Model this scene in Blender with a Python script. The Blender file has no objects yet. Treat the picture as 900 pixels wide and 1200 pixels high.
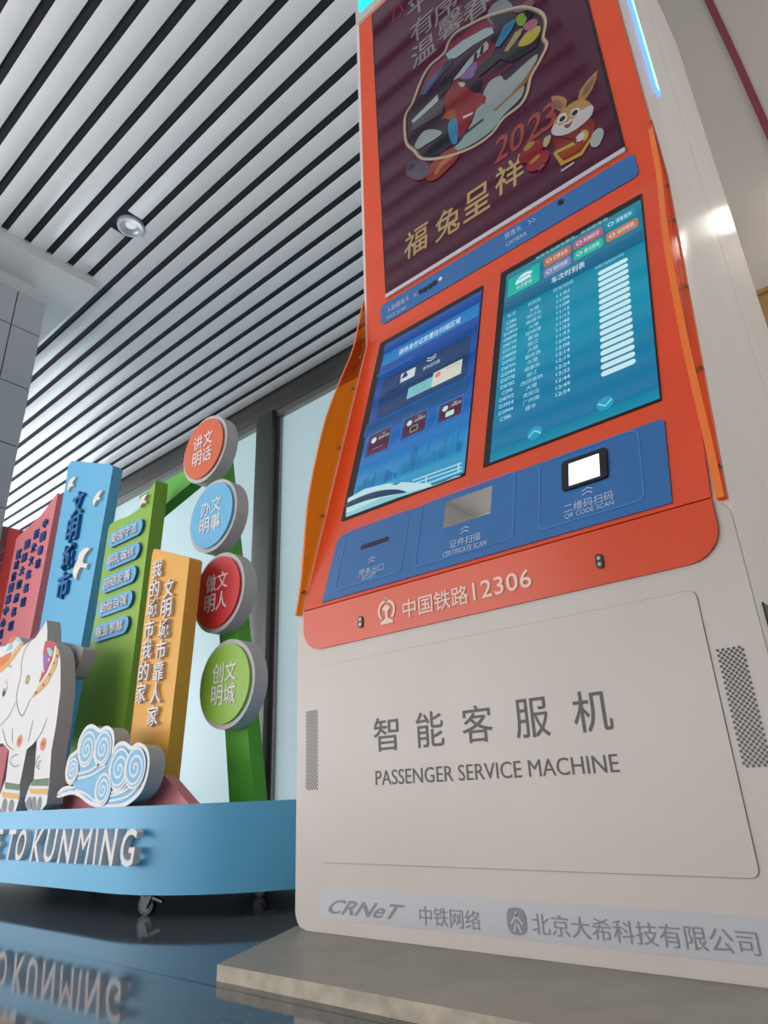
import bpy, bmesh, math, random
from mathutils import Vector, Matrix

scene = bpy.context.scene
C = scene.collection
H = 0.246                      # eye height above the floor; z below is measured from the eye, built with +H

# ------------------------------------------------------------------ camera
YAW, PITCH, ROLL = math.radians(39.573), math.radians(22.851), math.radians(2.434)
hd = Vector((-math.sin(YAW), math.cos(YAW), 0)); rt = Vector((math.cos(YAW), math.sin(YAW), 0)); up = Vector((0, 0, 1))
fw = hd*math.cos(PITCH) + up*math.sin(PITCH)
dn = -(up*math.cos(PITCH) - hd*math.sin(PITCH))
cr = rt*math.cos(ROLL) + dn*math.sin(ROLL)
cd = -rt*math.sin(ROLL) + dn*math.cos(ROLL)
cam_data = bpy.data.cameras.new('camera'); cam = bpy.data.objects.new('camera', cam_data); C.objects.link(cam)
cam_data.sensor_fit = 'VERTICAL'; cam_data.sensor_height = 36.0; cam_data.lens = 787.0*36/1200
cam_data.clip_start = 0.02; cam_data.clip_end = 200
m4 = Matrix((cr, -cd, -fw)).transposed().to_4x4(); m4.translation = Vector((0, 0, H)); cam.matrix_world = m4
scene.camera = cam

# ------------------------------------------------------------------ world, lights, exposure
world = bpy.data.worlds.new('daylight'); scene.world = world; world.use_nodes = True
bgn = world.node_tree.nodes['Background']; bgn.inputs[0].default_value = (0.86, 0.93, 1.0, 1); bgn.inputs[1].default_value = 0.35
def area(name, loc, look, sx, sy, power, col):
    l = bpy.data.lights.new(name, 'AREA'); l.shape = 'RECTANGLE'; l.size = sx; l.size_y = sy; l.energy = power; l.color = col
    o = bpy.data.objects.new(name, l); C.objects.link(o); o.location = loc
    o.rotation_euler = (Vector(look)-Vector(loc)).to_track_quat('-Z', 'Y').to_euler(); return o
area('hall_daylight', (-7.5, -6.0, 2.5), (-1.2, 1, .8), 7, 4.2, 230, (1, 0.97, 0.93))
area('ceiling_fill', (-5.0, -2.6, .25), (-4.4, -.6, 3.6), 10, 5, 640, (1, 0.98, 0.96))  # added upward fill lamp, brightens the ceiling slats from below
area('right_side_fill', (6.5, 2.7, 2.4), (-.2, 2.3, 1.8), 3, 4, 250, (1, 0.97, 0.93))  # added fill lamp for the machine's right side and the beige wall
scene.view_settings.view_transform = 'Standard'; scene.view_settings.look = 'None'
scene.view_settings.exposure = 0.07; scene.view_settings.gamma = 1.0; scene.view_settings.use_curve_mapping = False
scene.cycles.use_denoising = True
scene.cycles.max_bounces = 8

# ------------------------------------------------------------------ materials
def lin(h):
    h = h.lstrip('#'); v = [int(h[i:i+2], 16)/255 for i in (0, 2, 4)]
    return tuple(c/12.92 if c <= .04045 else ((c+.055)/1.055)**2.4 for c in v)
MATS = {}
def mat(name, col, rough=.5, metal=0., emit=0., noise=.02, nscale=4., spec=.5, coat=0., emit_col=None):
    if name in MATS: return MATS[name]
    m = bpy.data.materials.new(name); m.use_nodes = True; nt = m.node_tree; b = nt.nodes['Principled BSDF']
    c = lin(col) if isinstance(col, str) else col
    if noise > 0:
        tc = nt.nodes.new('ShaderNodeTexCoord'); n = nt.nodes.new('ShaderNodeTexNoise'); n.inputs['Scale'].default_value = nscale
        n.inputs['Detail'].default_value = 4
        r = nt.nodes.new('ShaderNodeValToRGB'); r.color_ramp.elements[0].position = .3; r.color_ramp.elements[1].position = .7
        r.color_ramp.elements[0].color = (*[x*(1-noise) for x in c], 1); r.color_ramp.elements[1].color = (*[min(1, x*(1+noise)) for x in c], 1)
        nt.links.new(tc.outputs['Object'], n.inputs['Vector']); nt.links.new(n.outputs['Fac'], r.inputs['Fac']); nt.links.new(r.outputs['Color'], b.inputs['Base Color'])
    else:
        b.inputs['Base Color'].default_value = (*c, 1)
    b.inputs['Roughness'].default_value = rough; b.inputs['Metallic'].default_value = metal
    b.inputs['Specular IOR Level'].default_value = spec; b.inputs['Coat Weight'].default_value = coat; b.inputs['Coat Roughness'].default_value = .05
    if emit > 0:
        b.inputs['Emission Color'].default_value = (*(lin(emit_col) if emit_col else c), 1); b.inputs['Emission Strength'].default_value = emit
    MATS[name] = m; return m
def screen(col, k=1.0):
    """a lit pixel colour behind the cover glass of a display"""
    key = 'screen_'+col+'_%.2f' % k
    if key in MATS: return MATS[key]
    m = mat(key, '#050608', .07, emit=k, noise=0, emit_col=col, spec=.4); return m
def screen_ramp(name, stops, z0, z1, k=1.0):
    """display picture whose colour runs from the bottom to the top of the screen"""
    m = mat(name, '#050608', .07, emit=k, noise=0, spec=.4); nt = m.node_tree; b = nt.nodes['Principled BSDF']
    g = nt.nodes.new('ShaderNodeNewGeometry'); s = nt.nodes.new('ShaderNodeSeparateXYZ'); mr = nt.nodes.new('ShaderNodeMapRange')
    mr.inputs[1].default_value = z0+H; mr.inputs[2].default_value = z1+H
    r = nt.nodes.new('ShaderNodeValToRGB'); e = r.color_ramp.elements
    while len(e) < len(stops): e.new(.5)
    for i, (p, c) in enumerate(stops): e[i].position = p; e[i].color = (*lin(c), 1)
    nt.links.new(g.outputs['Position'], s.inputs[0]); nt.links.new(s.outputs[2], mr.inputs[0]); nt.links.new(mr.outputs[0], r.inputs[0]); nt.links.new(r.outputs[0], b.inputs['Emission Color'])
    return m
def acrylic(name, col, tint):
    m = bpy.data.materials.new(name); m.use_nodes = True; nt = m.node_tree; b = nt.nodes['Principled BSDF']; out = nt.nodes['Material Output']
    n = nt.nodes.new('ShaderNodeTexNoise'); n.inputs['Scale'].default_value = 12; mr = nt.nodes.new('ShaderNodeMapRange'); mr.inputs[3].default_value = .05; mr.inputs[4].default_value = .09
    nt.links.new(n.outputs['Fac'], mr.inputs[0]); nt.links.new(mr.outputs[0], b.inputs['Roughness'])
    b.inputs['Base Color'].default_value = (*lin(col), 1)
    t = nt.nodes.new('ShaderNodeBsdfTransparent'); t.inputs[0].default_value = (*tint, 1)
    mx = nt.nodes.new('ShaderNodeMixShader'); mx.inputs[0].default_value = .2
    nt.links.new(t.outputs[0], mx.inputs[1]); nt.links.new(b.outputs[0], mx.inputs[2])
    fr = nt.nodes.new('ShaderNodeFresnel'); fr.inputs['IOR'].default_value = 1.5; gl = nt.nodes.new('ShaderNodeBsdfGlossy'); gl.inputs['Roughness'].default_value = .06
    m2 = nt.nodes.new('ShaderNodeMixShader'); gm = nt.nodes.new('ShaderNodeNewGeometry'); mt = nt.nodes.new('ShaderNodeMath'); mt.operation = 'SUBTRACT'; mt.inputs[0].default_value = 1; nt.links.new(gm.outputs['Backfacing'], mt.inputs[1]); mu = nt.nodes.new('ShaderNodeMath'); mu.operation = 'MULTIPLY'; nt.links.new(mt.outputs[0], mu.inputs[0]); nt.links.new(fr.outputs[0], mu.inputs[1]); nt.links.new(mu.outputs[0], m2.inputs[0]); nt.links.new(mx.outputs[0], m2.inputs[1]); nt.links.new(gl.outputs[0], m2.inputs[2]); nt.links.new(m2.outputs[0], out.inputs[0]); return m

WHITE = mat('white_painted_metal', '#c2b8b1', .36, noise=.03, nscale=6)
WHITE_SIDE = mat('white_gloss_metal', '#d2cdc8', .2, noise=.02, nscale=5)
SEAM = mat('seam_grey', '#8f8781', .6)
ORANGE = mat('orange_gloss_film', '#d64a26', .22, noise=.04, nscale=9)
BLUEP = mat('blue_gloss_film', '#2b67a4', .24, noise=.05, nscale=8)
BLACK = mat('black_plastic', '#0b0b10', .3)
GREYTXT = mat('grey_ink', '#55504f', .55)
PALETXT = mat('pale_ink', '#e9c9bb', .45)
BLUETXT = mat('pale_blue_ink', '#b4c4e2', .45)
OUTLINE = mat('thin_blue_outline', '#4a86c6', .4)
STICKER = mat('grey_sticker', '#b4b4ba', .3, noise=.01, nscale=3)
STICKTXT = mat('sticker_ink', '#7d7c80', .4)
STEEL = mat('brushed_steel', '#8d8a86', .32, .9, nscale=60)
SILVER = mat('silver_trim', '#c9c4cc', .3, .3)
SIGNGREY = mat('sign_edge_grey', '#b9b7b9', .45)
WHITELET = mat('white_letter_face', '#e2dcdc', .45)

# ------------------------------------------------------------------ mesh helpers
ROOT = {}
TXT = {}
def text_geo(body, bold, extr):
    key = (body, bold, extr)
    if key not in TXT:
        c = bpy.data.curves.new('glyphs', 'FONT'); c.body = body; c.offset = bold; c.extrude = .05 if extr else 0; c.resolution_u = 3
        o = bpy.data.objects.new('glyphs', c); C.objects.link(o); dg = bpy.context.evaluated_depsgraph_get()
        me = bpy.data.meshes.new_from_object(o.evaluated_get(dg))
        TXT[key] = ([tuple(v.co) for v in me.vertices], [tuple(p.vertices) for p in me.polygons])
        bpy.data.objects.remove(o); bpy.data.curves.remove(c); bpy.data.meshes.remove(me)
    return TXT[key]
Y1, Z1, Y2, Z2 = 1.0, .378, 1.247, 1.225
SL = math.hypot(Y2-Y1, Z2-Z1)
def SM(x, z, d=0.):            # front of the machine: plinth face, sloping console, upright head
    if z <= Z1: return Vector((x, Y1-d, z))
    if z >= Z2: return Vector((x, Y2-d, z))
    t = (z-Z1)/(Z2-Z1); return Vector((x, Y1+t*(Y2-Y1)-d*(Z2-Z1)/SL, z+d*(Y2-Y1)/SL))
def SY(y): return lambda x, z, d=0.: Vector((x, y-d, z))
def ext(p, q, z):              # the line p-q carried on to height z
    t = (z-p[1])/(q[1]-p[1]); return (p[0]+t*(q[0]-p[0]), z)
def circ(cx, cz, r, n=32, ry=None): return [(cx+r*math.cos(2*math.pi*i/n), cz+(ry or r)*math.sin(2*math.pi*i/n)) for i in range(n)]
def rrect(x0, x1, z0, z1, r, n=5):
    o = []
    for cx, cz, a in ((x1-r, z0+r, -90), (x1-r, z1-r, 0), (x0+r, z1-r, 90), (x0+r, z0+r, 180)):
        o += [(cx+r*math.cos(math.radians(a+90*i/n)), cz+r*math.sin(math.radians(a+90*i/n))) for i in range(n+1)]
    return o
def smooth(p, closed=True, k=3):
    o = []; n = len(p)
    for i in range(n if closed else n-1):
        g = lambda j: p[j % n] if closed else p[max(0, min(n-1, j))]
        a, b, c, d = g(i-1), g(i), g(i+1), g(i+2)
        for s in range(k):
            t = s/k; o.append(tuple(.5*((2*b[q])+(-a[q]+c[q])*t+(2*a[q]-5*b[q]+4*c[q]-d[q])*t*t+(-a[q]+3*b[q]-3*c[q]+d[q])*t**3) for q in (0, 1)))
    if not closed: o.append(p[-1])
    return o
def bbox(p): return min(a for a, b in p), max(a for a, b in p), min(b for a, b in p), max(b for a, b in p)
class MB:
    def __init__(s): s.bm = bmesh.new(); s.mats = []
    def mi(s, m):
        if m not in s.mats: s.mats.append(m)
        return s.mats.index(m)
    def face(s, m, vs):
        try: f = s.bm.faces.new(vs); f.material_index = s.mi(m); return f
        except ValueError: return None
    def flat(s, m, poly, surf, d=.001): s.face(m, [s.bm.verts.new(surf(x, z, d)) for x, z in poly]); return s
    def prism(s, m, poly, surf, d0, d1, edge=None):
        A = [s.bm.verts.new(surf(x, z, d1)) for x, z in poly]; B = [s.bm.verts.new(surf(x, z, d0)) for x, z in poly]; n = len(poly)
        s.face(m, A); s.face(edge or m, B[::-1])
        for i in range(n): s.face(edge or m, [A[i], B[i], B[(i+1) % n], A[(i+1) % n]])
        return s
    def extrude(s, m, pts, vec):   # a 3-D outline pushed along vec
        vec = Vector(vec); A = [s.bm.verts.new(Vector(p)) for p in pts]; B = [s.bm.verts.new(Vector(p)+vec) for p in pts]; n = len(pts)
        s.face(m, A); s.face(m, B[::-1])
        for i in range(n): s.face(m, [A[i], B[i], B[(i+1) % n], A[(i+1) % n]])
        return s
    def stroke(s, m, pts, w, surf, d=.002, closed=False, d0=None):
        n = len(pts); L = []; R = []
        for i in range(n):
            a = pts[(i-1) % n] if closed else pts[max(0, i-1)]; b = pts[(i+1) % n] if closed else pts[min(n-1, i+1)]
            t = Vector((b[0]-a[0], b[1]-a[1])); t = t.normalized() if t.length > 1e-9 else Vector((1, 0)); q = Vector((-t.y, t.x))*w*.5
            L.append((pts[i][0]+q.x, pts[i][1]+q.y)); R.append((pts[i][0]-q.x, pts[i][1]-q.y))
        f = lambda P, dd: [s.bm.verts.new(surf(x, z, dd)) for x, z in P]
        l, r = f(L, d), f(R, d)
        for i in range(n if closed else n-1):
            j = (i+1) % n; s.face(m, [l[i], r[i], r[j], l[j]])
        return s
    def text(s, m, body, x0, x1, z0, z1, surf, d=.0015, d0=None, bold=0., shear=0.):
        vs, fs = text_geo(body, bold, d0 is not None)
        bx = [min(v[0] for v in vs), max(v[0] for v in vs), min(v[1] for v in vs), max(v[1] for v in vs)]
        W = []
        for v in vs:
            u = (v[0]-bx[0])/(bx[1]-bx[0]); w = (v[1]-bx[2])/(bx[3]-bx[2])
            u = u*(1-shear)+w*shear
            dd = d if d0 is None else (d if v[2] > 0 else d0)
            W.append(s.bm.verts.new(surf(x0+u*(x1-x0), z0+w*(z1-z0), dd)))
        for f in fs: s.face(m, [W[i] for i in f])
        return s
    def line(s, m, body, p0, p1, h, surf, **k):   # text from its lower left to its lower right corner
        z = (p0[1]+p1[1])/2; return s.text(m, body, p0[0], p1[0], z, z+h, surf, **k)
    def letters(s, m, body, x0, x1, z0, z1, surf, **k):   # latin word, letter by letter with its own spacing
        mx = lambda q: max(v[0] for v in text_geo(q, 0., False)[0]); mn = lambda q: min(v[0] for v in text_geo(q, 0., False)[0])
        tot = mx(body); first = mn(body[0])
        for i, c in enumerate(body):
            r = mx(body[:i+1]); l = r-(mx(c)-mn(c)); f = lambda u: x0+(u-first)/(tot-first)*(x1-x0)
            kk = dict(k, bold=0.) if c in 'MW' else k
            s.text(m, c, f(l), f(r), z0, z1, surf, **kk)
        return s
    def chars(s, m, body, pts, w, h, surf, **k):  # one character round each point
        for c, (x, z) in zip(body, pts): s.text(m, c, x-w/2, x+w/2, z-h/2, z+h/2, surf, **k)
        return s
    def box(s, m, x0, x1, y0, y1, z0, z1, bev=0.):
        r = bmesh.ops.create_cube(s.bm, size=1, matrix=Matrix.Translation(((x0+x1)/2, (y0+y1)/2, (z0+z1)/2)) @ Matrix.Diagonal((x1-x0, y1-y0, z1-z0, 1)))
        fs = {f for v in r['verts'] for f in v.link_faces}; k = s.mi(m)
        for f in fs: f.material_index = k
        if bev > 0:
            es = list({e for v in r['verts'] for e in v.link_edges}); g = bmesh.ops.bevel(s.bm, geom=es, offset=bev, segments=2, affect='EDGES', profile=.5)
            for f in g['faces']: f.material_index = k
        return s
    def cyl(s, m, p0, p1, r0, r1=None, n=24, caps=True):
        p0, p1 = Vector(p0), Vector(p1); r1 = r0 if r1 is None else r1; ax = (p1-p0).normalized()
        u = ax.orthogonal().normalized(); v = ax.cross(u)
        ring = lambda p, r: [s.bm.verts.new(p+u*r*math.cos(2*math.pi*i/n)+v*r*math.sin(2*math.pi*i/n)) for i in range(n)]
        A, B = ring(p0, r0), ring(p1, r1)
        for i in range(n): s.face(m, [A[i], A[(i+1) % n], B[(i+1) % n], B[i]])
        if caps: s.face(m, A[::-1]); s.face(m, B)
        return s
    def build(s, name, parent=None, bevel=0., kind=None, smooth_faces=False):
        if bevel: 
            es = [e for e in s.bm.edges if len(e.link_faces) == 2 and e.calc_face_angle(0) > .6]
            bmesh.ops.bevel(s.bm, geom=es, offset=bevel, segments=2, affect='EDGES', clamp_overlap=True)
        bmesh.ops.recalc_face_normals(s.bm, faces=[f for f in s.bm.faces]) if not getattr(s, 'keep', False) else None
        off = Vector((0, 0, H)); p = parent
        if p is not None: off = off-ROOT[p.name]
        bmesh.ops.translate(s.bm, verts=s.bm.verts, vec=off)
        me = bpy.data.meshes.new(name); s.bm.to_mesh(me); s.bm.free()
        for m in s.mats: me.materials.append(m)
        if len(me.polygons) > 6:
            for f in me.polygons: f.use_smooth = True
            me.set_sharp_from_angle(angle=math.radians(60 if smooth_faces else 28))
        o = bpy.data.objects.new(name, me); C.objects.link(o)
        if parent is not None: o.parent = parent; ROOT[o.name] = ROOT[parent.name]
        else: ROOT[o.name] = Vector((0, 0, 0))
        if kind: o['kind'] = kind
        return o
def thing(name, label, cat, loc, group=None):
    o = bpy.data.objects.new(name, None); C.objects.link(o); o.location = Vector(loc)+Vector((0, 0, H)); o.empty_display_size = .1
    ROOT[o.name] = Vector(loc)+Vector((0, 0, H)); o['label'] = label; o['category'] = cat
    if group: o['group'] = group
    return o
def cut(o, boxmb, name='cutter'):
    """take a box-shaped pocket out of a mesh"""
    c = boxmb.build(name); md = o.modifiers.new('pocket', 'BOOLEAN'); md.operation = 'DIFFERENCE'; md.object = c; md.solver = 'EXACT'
    bpy.context.view_layer.update()
    # both meshes share world space apart from the parent offset
    if o.parent: c.location = (0, 0, 0)
    bpy.context.view_layer.update(); dg = bpy.context.evaluated_depsgraph_get(); me = bpy.data.meshes.new_from_object(o.evaluated_get(dg))
    o.modifiers.clear(); o.data = me; bpy.data.objects.remove(c)

# ================================================================== THE SETTING
FZ = -.246; CZ = 3.6
# floor: polished dark granite tiles
fm = mat('dark_granite', '#24272b', .1, noise=0, spec=.38); nt = fm.node_tree; b = nt.nodes['Principled BSDF']
tc = nt.nodes.new('ShaderNodeTexCoord'); vo = nt.nodes.new('ShaderNodeTexNoise'); vo.inputs['Scale'].default_value = 90; vo.inputs['Detail'].default_value = 6
r = nt.nodes.new('ShaderNodeValToRGB'); r.color_ramp.elements[0].position = .38; r.color_ramp.elements[0].color = (.075, .08, .088, 1); r.color_ramp.elements[1].position = .75; r.color_ramp.elements[1].color = (.135, .14, .15, 1)
bk = nt.nodes.new('ShaderNodeTexBrick'); bk.offset = 0; bk.inputs['Scale'].default_value = 1; bk.inputs['Brick Width'].default_value = 1.1; bk.inputs['Row Height'].default_value = 1.1; bk.inputs['Mortar Size'].default_value = .003
bk.inputs['Mortar'].default_value = (.012, .012, .012, 1)
mp = nt.nodes.new('ShaderNodeMapping'); mp.inputs['Location'].default_value = (.35, .38, 0)
nt.links.new(tc.outputs['Object'], vo.inputs['Vector']); nt.links.new(vo.outputs['Fac'], r.inputs[0]); nt.links.new(tc.outputs['Object'], mp.inputs[0]); nt.links.new(mp.outputs[0], bk.inputs['Vector'])
nt.links.new(r.outputs[0], bk.inputs['Color1']); nt.links.new(r.outputs[0], bk.inputs['Color2']); nt.links.new(bk.outputs['Color'], b.inputs['Base Color'])
n2 = nt.nodes.new('ShaderNodeTexNoise'); n2.inputs['Scale'].default_value = 25; mr = nt.nodes.new('ShaderNodeMapRange'); mr.inputs[3].default_value = .03; mr.inputs[4].default_value = .1
nt.links.new(n2.outputs['Fac'], mr.inputs[0]); nt.links.new(mr.outputs[0], b.inputs['Roughness'])
MB().box(fm, -16, 7, -8, 4.3, FZ-.1, FZ).build('floor', kind='structure')

SLAT = mat('white_metal_slat', '#dfe0e4', .3, noise=.02, nscale=8)
PLENUM = mat('dark_ceiling_void', '#1d2129', .8, noise=.15, nscale=12)
GYPSUM = mat('white_gypsum', '#d5d5d6', .75, noise=.02)
CX0, CX1, CY0, CY1 = -14.0, -.62, -6.0, 3.57
SOX, SOY, SOZ = -4.06, 1.70, 3.53
DLX, DLY = -3.42, 1.585
ce = MB().box(PLENUM, CX0, CX1, CY0, CY1+.1, CZ+.014, CZ+.12); ce = ce.build('ceiling', kind='structure')
sl = MB(); y = 1.93-.15*52
while y < CY1-.05:
    a, bb = y+.0235, min(y+.15-.0235, CY1)
    segs = [(CX0, CX1)]
    if bb < SOY: segs = [(SOX, CX1)]
    elif a < DLY < bb: segs = [(CX0, CX1)]
    if a-.02 < DLY < bb+.02: segs = [(SOX, DLX-.105), (DLX+.105, CX1)]
    for s0, s1 in segs: sl.box(SLAT, s0, s1, a, bb, CZ, CZ+.008, .002)
    y += .15
sl.build('ceiling_slats', ce, kind='structure')
MB().box(GYPSUM, CX0, SOX, CY0, SOY, SOZ, CZ+.06).build('ceiling_soffit', kind='structure')
MB().box(GYPSUM, CX1, CX1+.12, CY0, 4.2, CZ-.02, 8.0).box(GYPSUM, CX1, CX1+.12, 2.5, 4.2, FZ, CZ-.02).build('wall_bulkhead_light_block', kind='structure')  # lower box is unseen, added behind the machine to block light from the right

# tiled pillar under the soffit
TILE = mat('grey_pillar_tile', '#b2b7be', .4, noise=.03, nscale=3); GROUT = mat('dark_grout', '#3c3d40', .8)
pc = MB(); PX, PYa, PYb = -4.3, .42, 1.459; top = 3.38
pc.box(GROUT, -5.3, PX-.008, PYa+.008, PYb-.008, FZ, top-.004)
zs = [top]; z = 3.085
while z > FZ: zs.append(z); z -= .441
zs.append(FZ)
for k in range(len(zs)-1):
    for ya, yb in ((PYa, 1.262), (1.27, PYb)):
        pc.box(TILE, PX-.03, PX, ya, yb, zs[k+1]+.004, zs[k]-.004)
    for xa, xb in ((-5.3, -4.8), (-4.79, PX-.032)):
        pc.box(TILE, xa, xb, PYb-.03, PYb, zs[k+1]+.004, zs[k]-.004); pc.box(TILE, xa, xb, PYa, PYa+.03, zs[k+1]+.004, zs[k]-.004)
pc.build('column', kind='structure')
MB().box(GYPSUM, -5.2, PX-.07, PYa+.1, PYb-.07, top-.01, SOZ).build('column_capital', kind='structure')

# glazed wall behind the display
GLASS = mat('frosted_glass', '#a9c3c6', .3, emit=.3, noise=.03, nscale=1.5, emit_col='#bfd6dc')
BRIGHT = mat('daylit_frosted_glass', '#cfe0e4', .3, emit=4.5, noise=.03, nscale=1.5, emit_col='#e4f0f6')
FRAME = mat('dark_steel_frame', '#5b5a58', .35, .7, noise=.12, nscale=2)
GY = 3.63
mulls = [-13.4, -10.4, -7.4, -4.345, -1.5]
for i in range(len(mulls)-1):
    w = MB(); a, bb = mulls[i]+.115, mulls[i+1]-.115
    w.box(GLASS if i > 1 else BRIGHT, a+.05, bb-.05, GY, GY+.02, FZ+.12, 3.31)
    wo = w.build('window_%d' % (i+1), kind='structure')
    fr = MB()
    fr.box(STEEL, a, bb, GY-.05, GY+.04, 3.31, 3.38); fr.box(FRAME, a, bb, GY-.05, GY+.04, FZ, FZ+.12)
    fr.box(STEEL, a, a+.05, GY-.03, GY+.04, FZ+.12, 3.31); fr.box(STEEL, bb-.05, bb, GY-.03, GY+.04, FZ+.12, 3.31)
    fr.build('window_frame', wo, kind='structure')
t = MB()
for x in mulls: t.box(FRAME, x-.115, x+.115, 3.54, GY+.05, FZ, 3.38, .004)
t.build('trim_1', kind='structure')
MB().box(FRAME, CX0, CX1, CY1, GY+.06, 3.38, CZ+.07, .004).build('trim_2', kind='structure')

# daylit end of the hall, far left
DAY = mat('daylit_glazing', '#e8f0f4', .2, emit=4.0, noise=0, emit_col='#f2f7ff')
w = MB()
for k in range(3): w.box(DAY, -13.9, -13.87, -3.4+k*2.35, -1.25+k*2.35, .1, 3.1)
wo = w.build('window_7', kind='structure')
MB().box(GYPSUM, -14.1, -13.91, CY0, GY, FZ, CZ+.12).build('wall_left', kind='structure')

# plain wall to the right, behind the machine
BEIGE = mat('warm_beige_wall', '#cfc4ba', .7, noise=.02, nscale=2)
MB().box(BEIGE, CX1, 7, 4.2, 4.3, FZ, 9.0).build('wall_back', kind='structure')
MAROON = mat('maroon_band', '#8a3a4a', .6)
t = MB(); t.prism(MAROON, [(-.09, 6.2), (-.04, 6.2), (-.014, 5.6), (.024, 4.75), (.05, 4.05), (.09, 2.2), (.12, FZ), (.08, FZ), (.05, 2.2), (.008, 3.95), (-.024, 4.8), (-.064, 5.6)], SY(4.2), -.01, .012)
t.build('trim_3', kind='structure')
WOOD = mat('wood_brown', '#b08a55', .5, noise=.2, nscale=8)
wb = thing('wooden_board', 'small brown wooden board on the beige wall at the right edge', 'board', (-.3, 4.18, 2.35))
w = MB().box(WOOD, -.42, .15, 4.17, 4.2, 2.0, 2.82, .004); w.build('board_face', wb)
w = MB().box(WOOD, -.44, -.41, 4.155, 4.2, 1.98, 2.84, .003); w.box(WOOD, -.44, .17, 4.155, 4.2, 2.81, 2.84, .003); w.build('board_frame', wb)

# recessed downlight
dl = thing('recessed_downlight', 'round silver recessed downlight set between the white ceiling slats', 'ceiling light', (DLX, DLY, CZ))
CHROME = mat('satin_chrome', '#d4d6da', .35, .6); LENS = mat('lamp_lens', '#e8e8ea', .3, emit=.35, noise=0)
r0 = MB(); N = 36
prof = [(.062, CZ-.006), (.07, CZ-.012), (.084, CZ-.01), (.088, CZ+.002), (.088, CZ+.03)]
def lathe(mb, m, cx, cy, prof, n=36):
    rings = [[mb.bm.verts.new((cx+r*math.cos(2*math.pi*i/n), cy+r*math.sin(2*math.pi*i/n), z)) for i in range(n)] for r, z in prof]
    for a, bq in zip(rings, rings[1:]):
        for i in range(n): mb.face(m, [a[i], a[(i+1) % n], bq[(i+1) % n], bq[i]])
    return mb
lathe(r0, CHROME, DLX, DLY, prof).build('rim', dl, smooth_faces=True)
lathe(MB(), CHROME, DLX, DLY, [(.066, CZ-.008), (.055, CZ+.002), (.042, CZ+.009), (.03, CZ+.0125)]).build('reflector', dl, smooth_faces=True)
lathe(MB(), LENS, DLX, DLY, [(.036, CZ+.011), (.02, CZ+.008), (.001, CZ+.007)]).build('lamp', dl, smooth_faces=True)

# wall lamp lighting the right-hand wall
wl = thing('globe_lamp', 'bright globe lamp on the beige wall right of the machine', 'lamp', (.2, 4.18, 3.3))
GLOBE = mat('lamp_globe', '#fff6ea', .3, emit=9, noise=0)
g = MB(); bmesh.ops.create_uvsphere(g.bm, u_segments=20, v_segments=12, radius=.085, matrix=Matrix.Translation((.2, 4.0, 3.3))); g.mi(GLOBE); g.build('globe', wl, smooth_faces=True)
g = MB().cyl(STEEL, (.2, 4.2, 3.3), (.2, 4.17, 3.3), .08); g.cyl(STEEL, (.2, 4.17, 3.3), (.2, 4.08, 3.3), .02); g.build('bracket', wl)

# ================================================================== STONE SLAB UNDER THE MACHINE
SLABM = mat('grey_stone_slab', '#8d877c', .45, noise=.1, nscale=14); SLABE = mat('rough_stone_edge', '#b3a898', .8, noise=.2, nscale=40)
s = MB(); pts = [(-.977, .742), (.35, .742), (.35, 2.45), (-1.108, 2.45), (-1.108, 1.022)]
A = [s.bm.verts.new((x, yy, -.225)) for x, yy in pts]; B = [s.bm.verts.new((x, yy, FZ)) for x, yy in pts]
s.face(SLABM, A); s.face(SLABM, B[::-1])
for i in range(5): s.face(SLABE, [A[i], B[i], B[(i+1) % 5], A[(i+1) % 5]])
so = s.build('plinth_slab'); so['label'] = 'grey stone slab with a rough pale edge under the service machine'; so['category'] = 'slab'

# ================================================================== PASSENGER SERVICE MACHINE
M = thing('passenger_service_machine', 'white and orange self-service kiosk with three screens, standing on a stone slab', 'kiosk', (-.635, 1.6, -.225))
# body: profile carried across, with rounded lower corners
def body(y_back, y_front_prof, xl, name, m):
    s = MB(); rr = .03
    secs = [(t, rr-math.sqrt(max(0, rr*rr-(rr-t)**2))) for t in (0, .006, .014, .03)]
    cols = []
    for t, dz in secs: cols.append((lambda xL, xR, t=t: xL+t, dz))
    for t, dz in secs[::-1]: cols.append((lambda xL, xR, t=t: xR-t, dz))
    rings = []
    for fx, dz in cols:
        rings.append([s.bm.verts.new((fx(xL, xR), yy, zz+(dz if zz < -.2 else 0))) for (yy, zz, xL, xR) in y_front_prof])
    n = len(y_front_prof)
    for a, bq in zip(rings, rings[1:]):
        for i in range(n): s.face(m, [a[i], a[(i+1) % n], bq[(i+1) % n], bq[i]])
    s.face(m, rings[0][::-1]); s.face(m, rings[-1]); return s.build(name, M)
TOPZ = 3.05
prof = [(Y1, -.225, -1.086, -.184), (Y1, Z1, -1.084, -.184), (Y2, Z2, -1.074, -.184), (Y2, TOPZ, -1.064, -.184), (1.786, TOPZ, -1.064, -.184), (1.786, -.225, -1.086, -.184)]
BODY = body(1.786, prof, 0, 'body', WHITE_SIDE)
prof = [(1.790, -.225, -1.086, -.184), (1.790, TOPZ, -1.064, -.184), (2.42, TOPZ, -1.064, -.184), (2.42, -.225, -1.086, -.184)]
body(2.42, prof, 0, 'rear_cabinet', WHITE_SIDE)
# white front skin of the plinth and console (matt paint)
fp = MB()
fp.prism(WHITE, rrect(-1.084, -.186, -.223, .376, .03)[:], SM, -.004, .002); fp.build('plinth_face', M)

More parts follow.
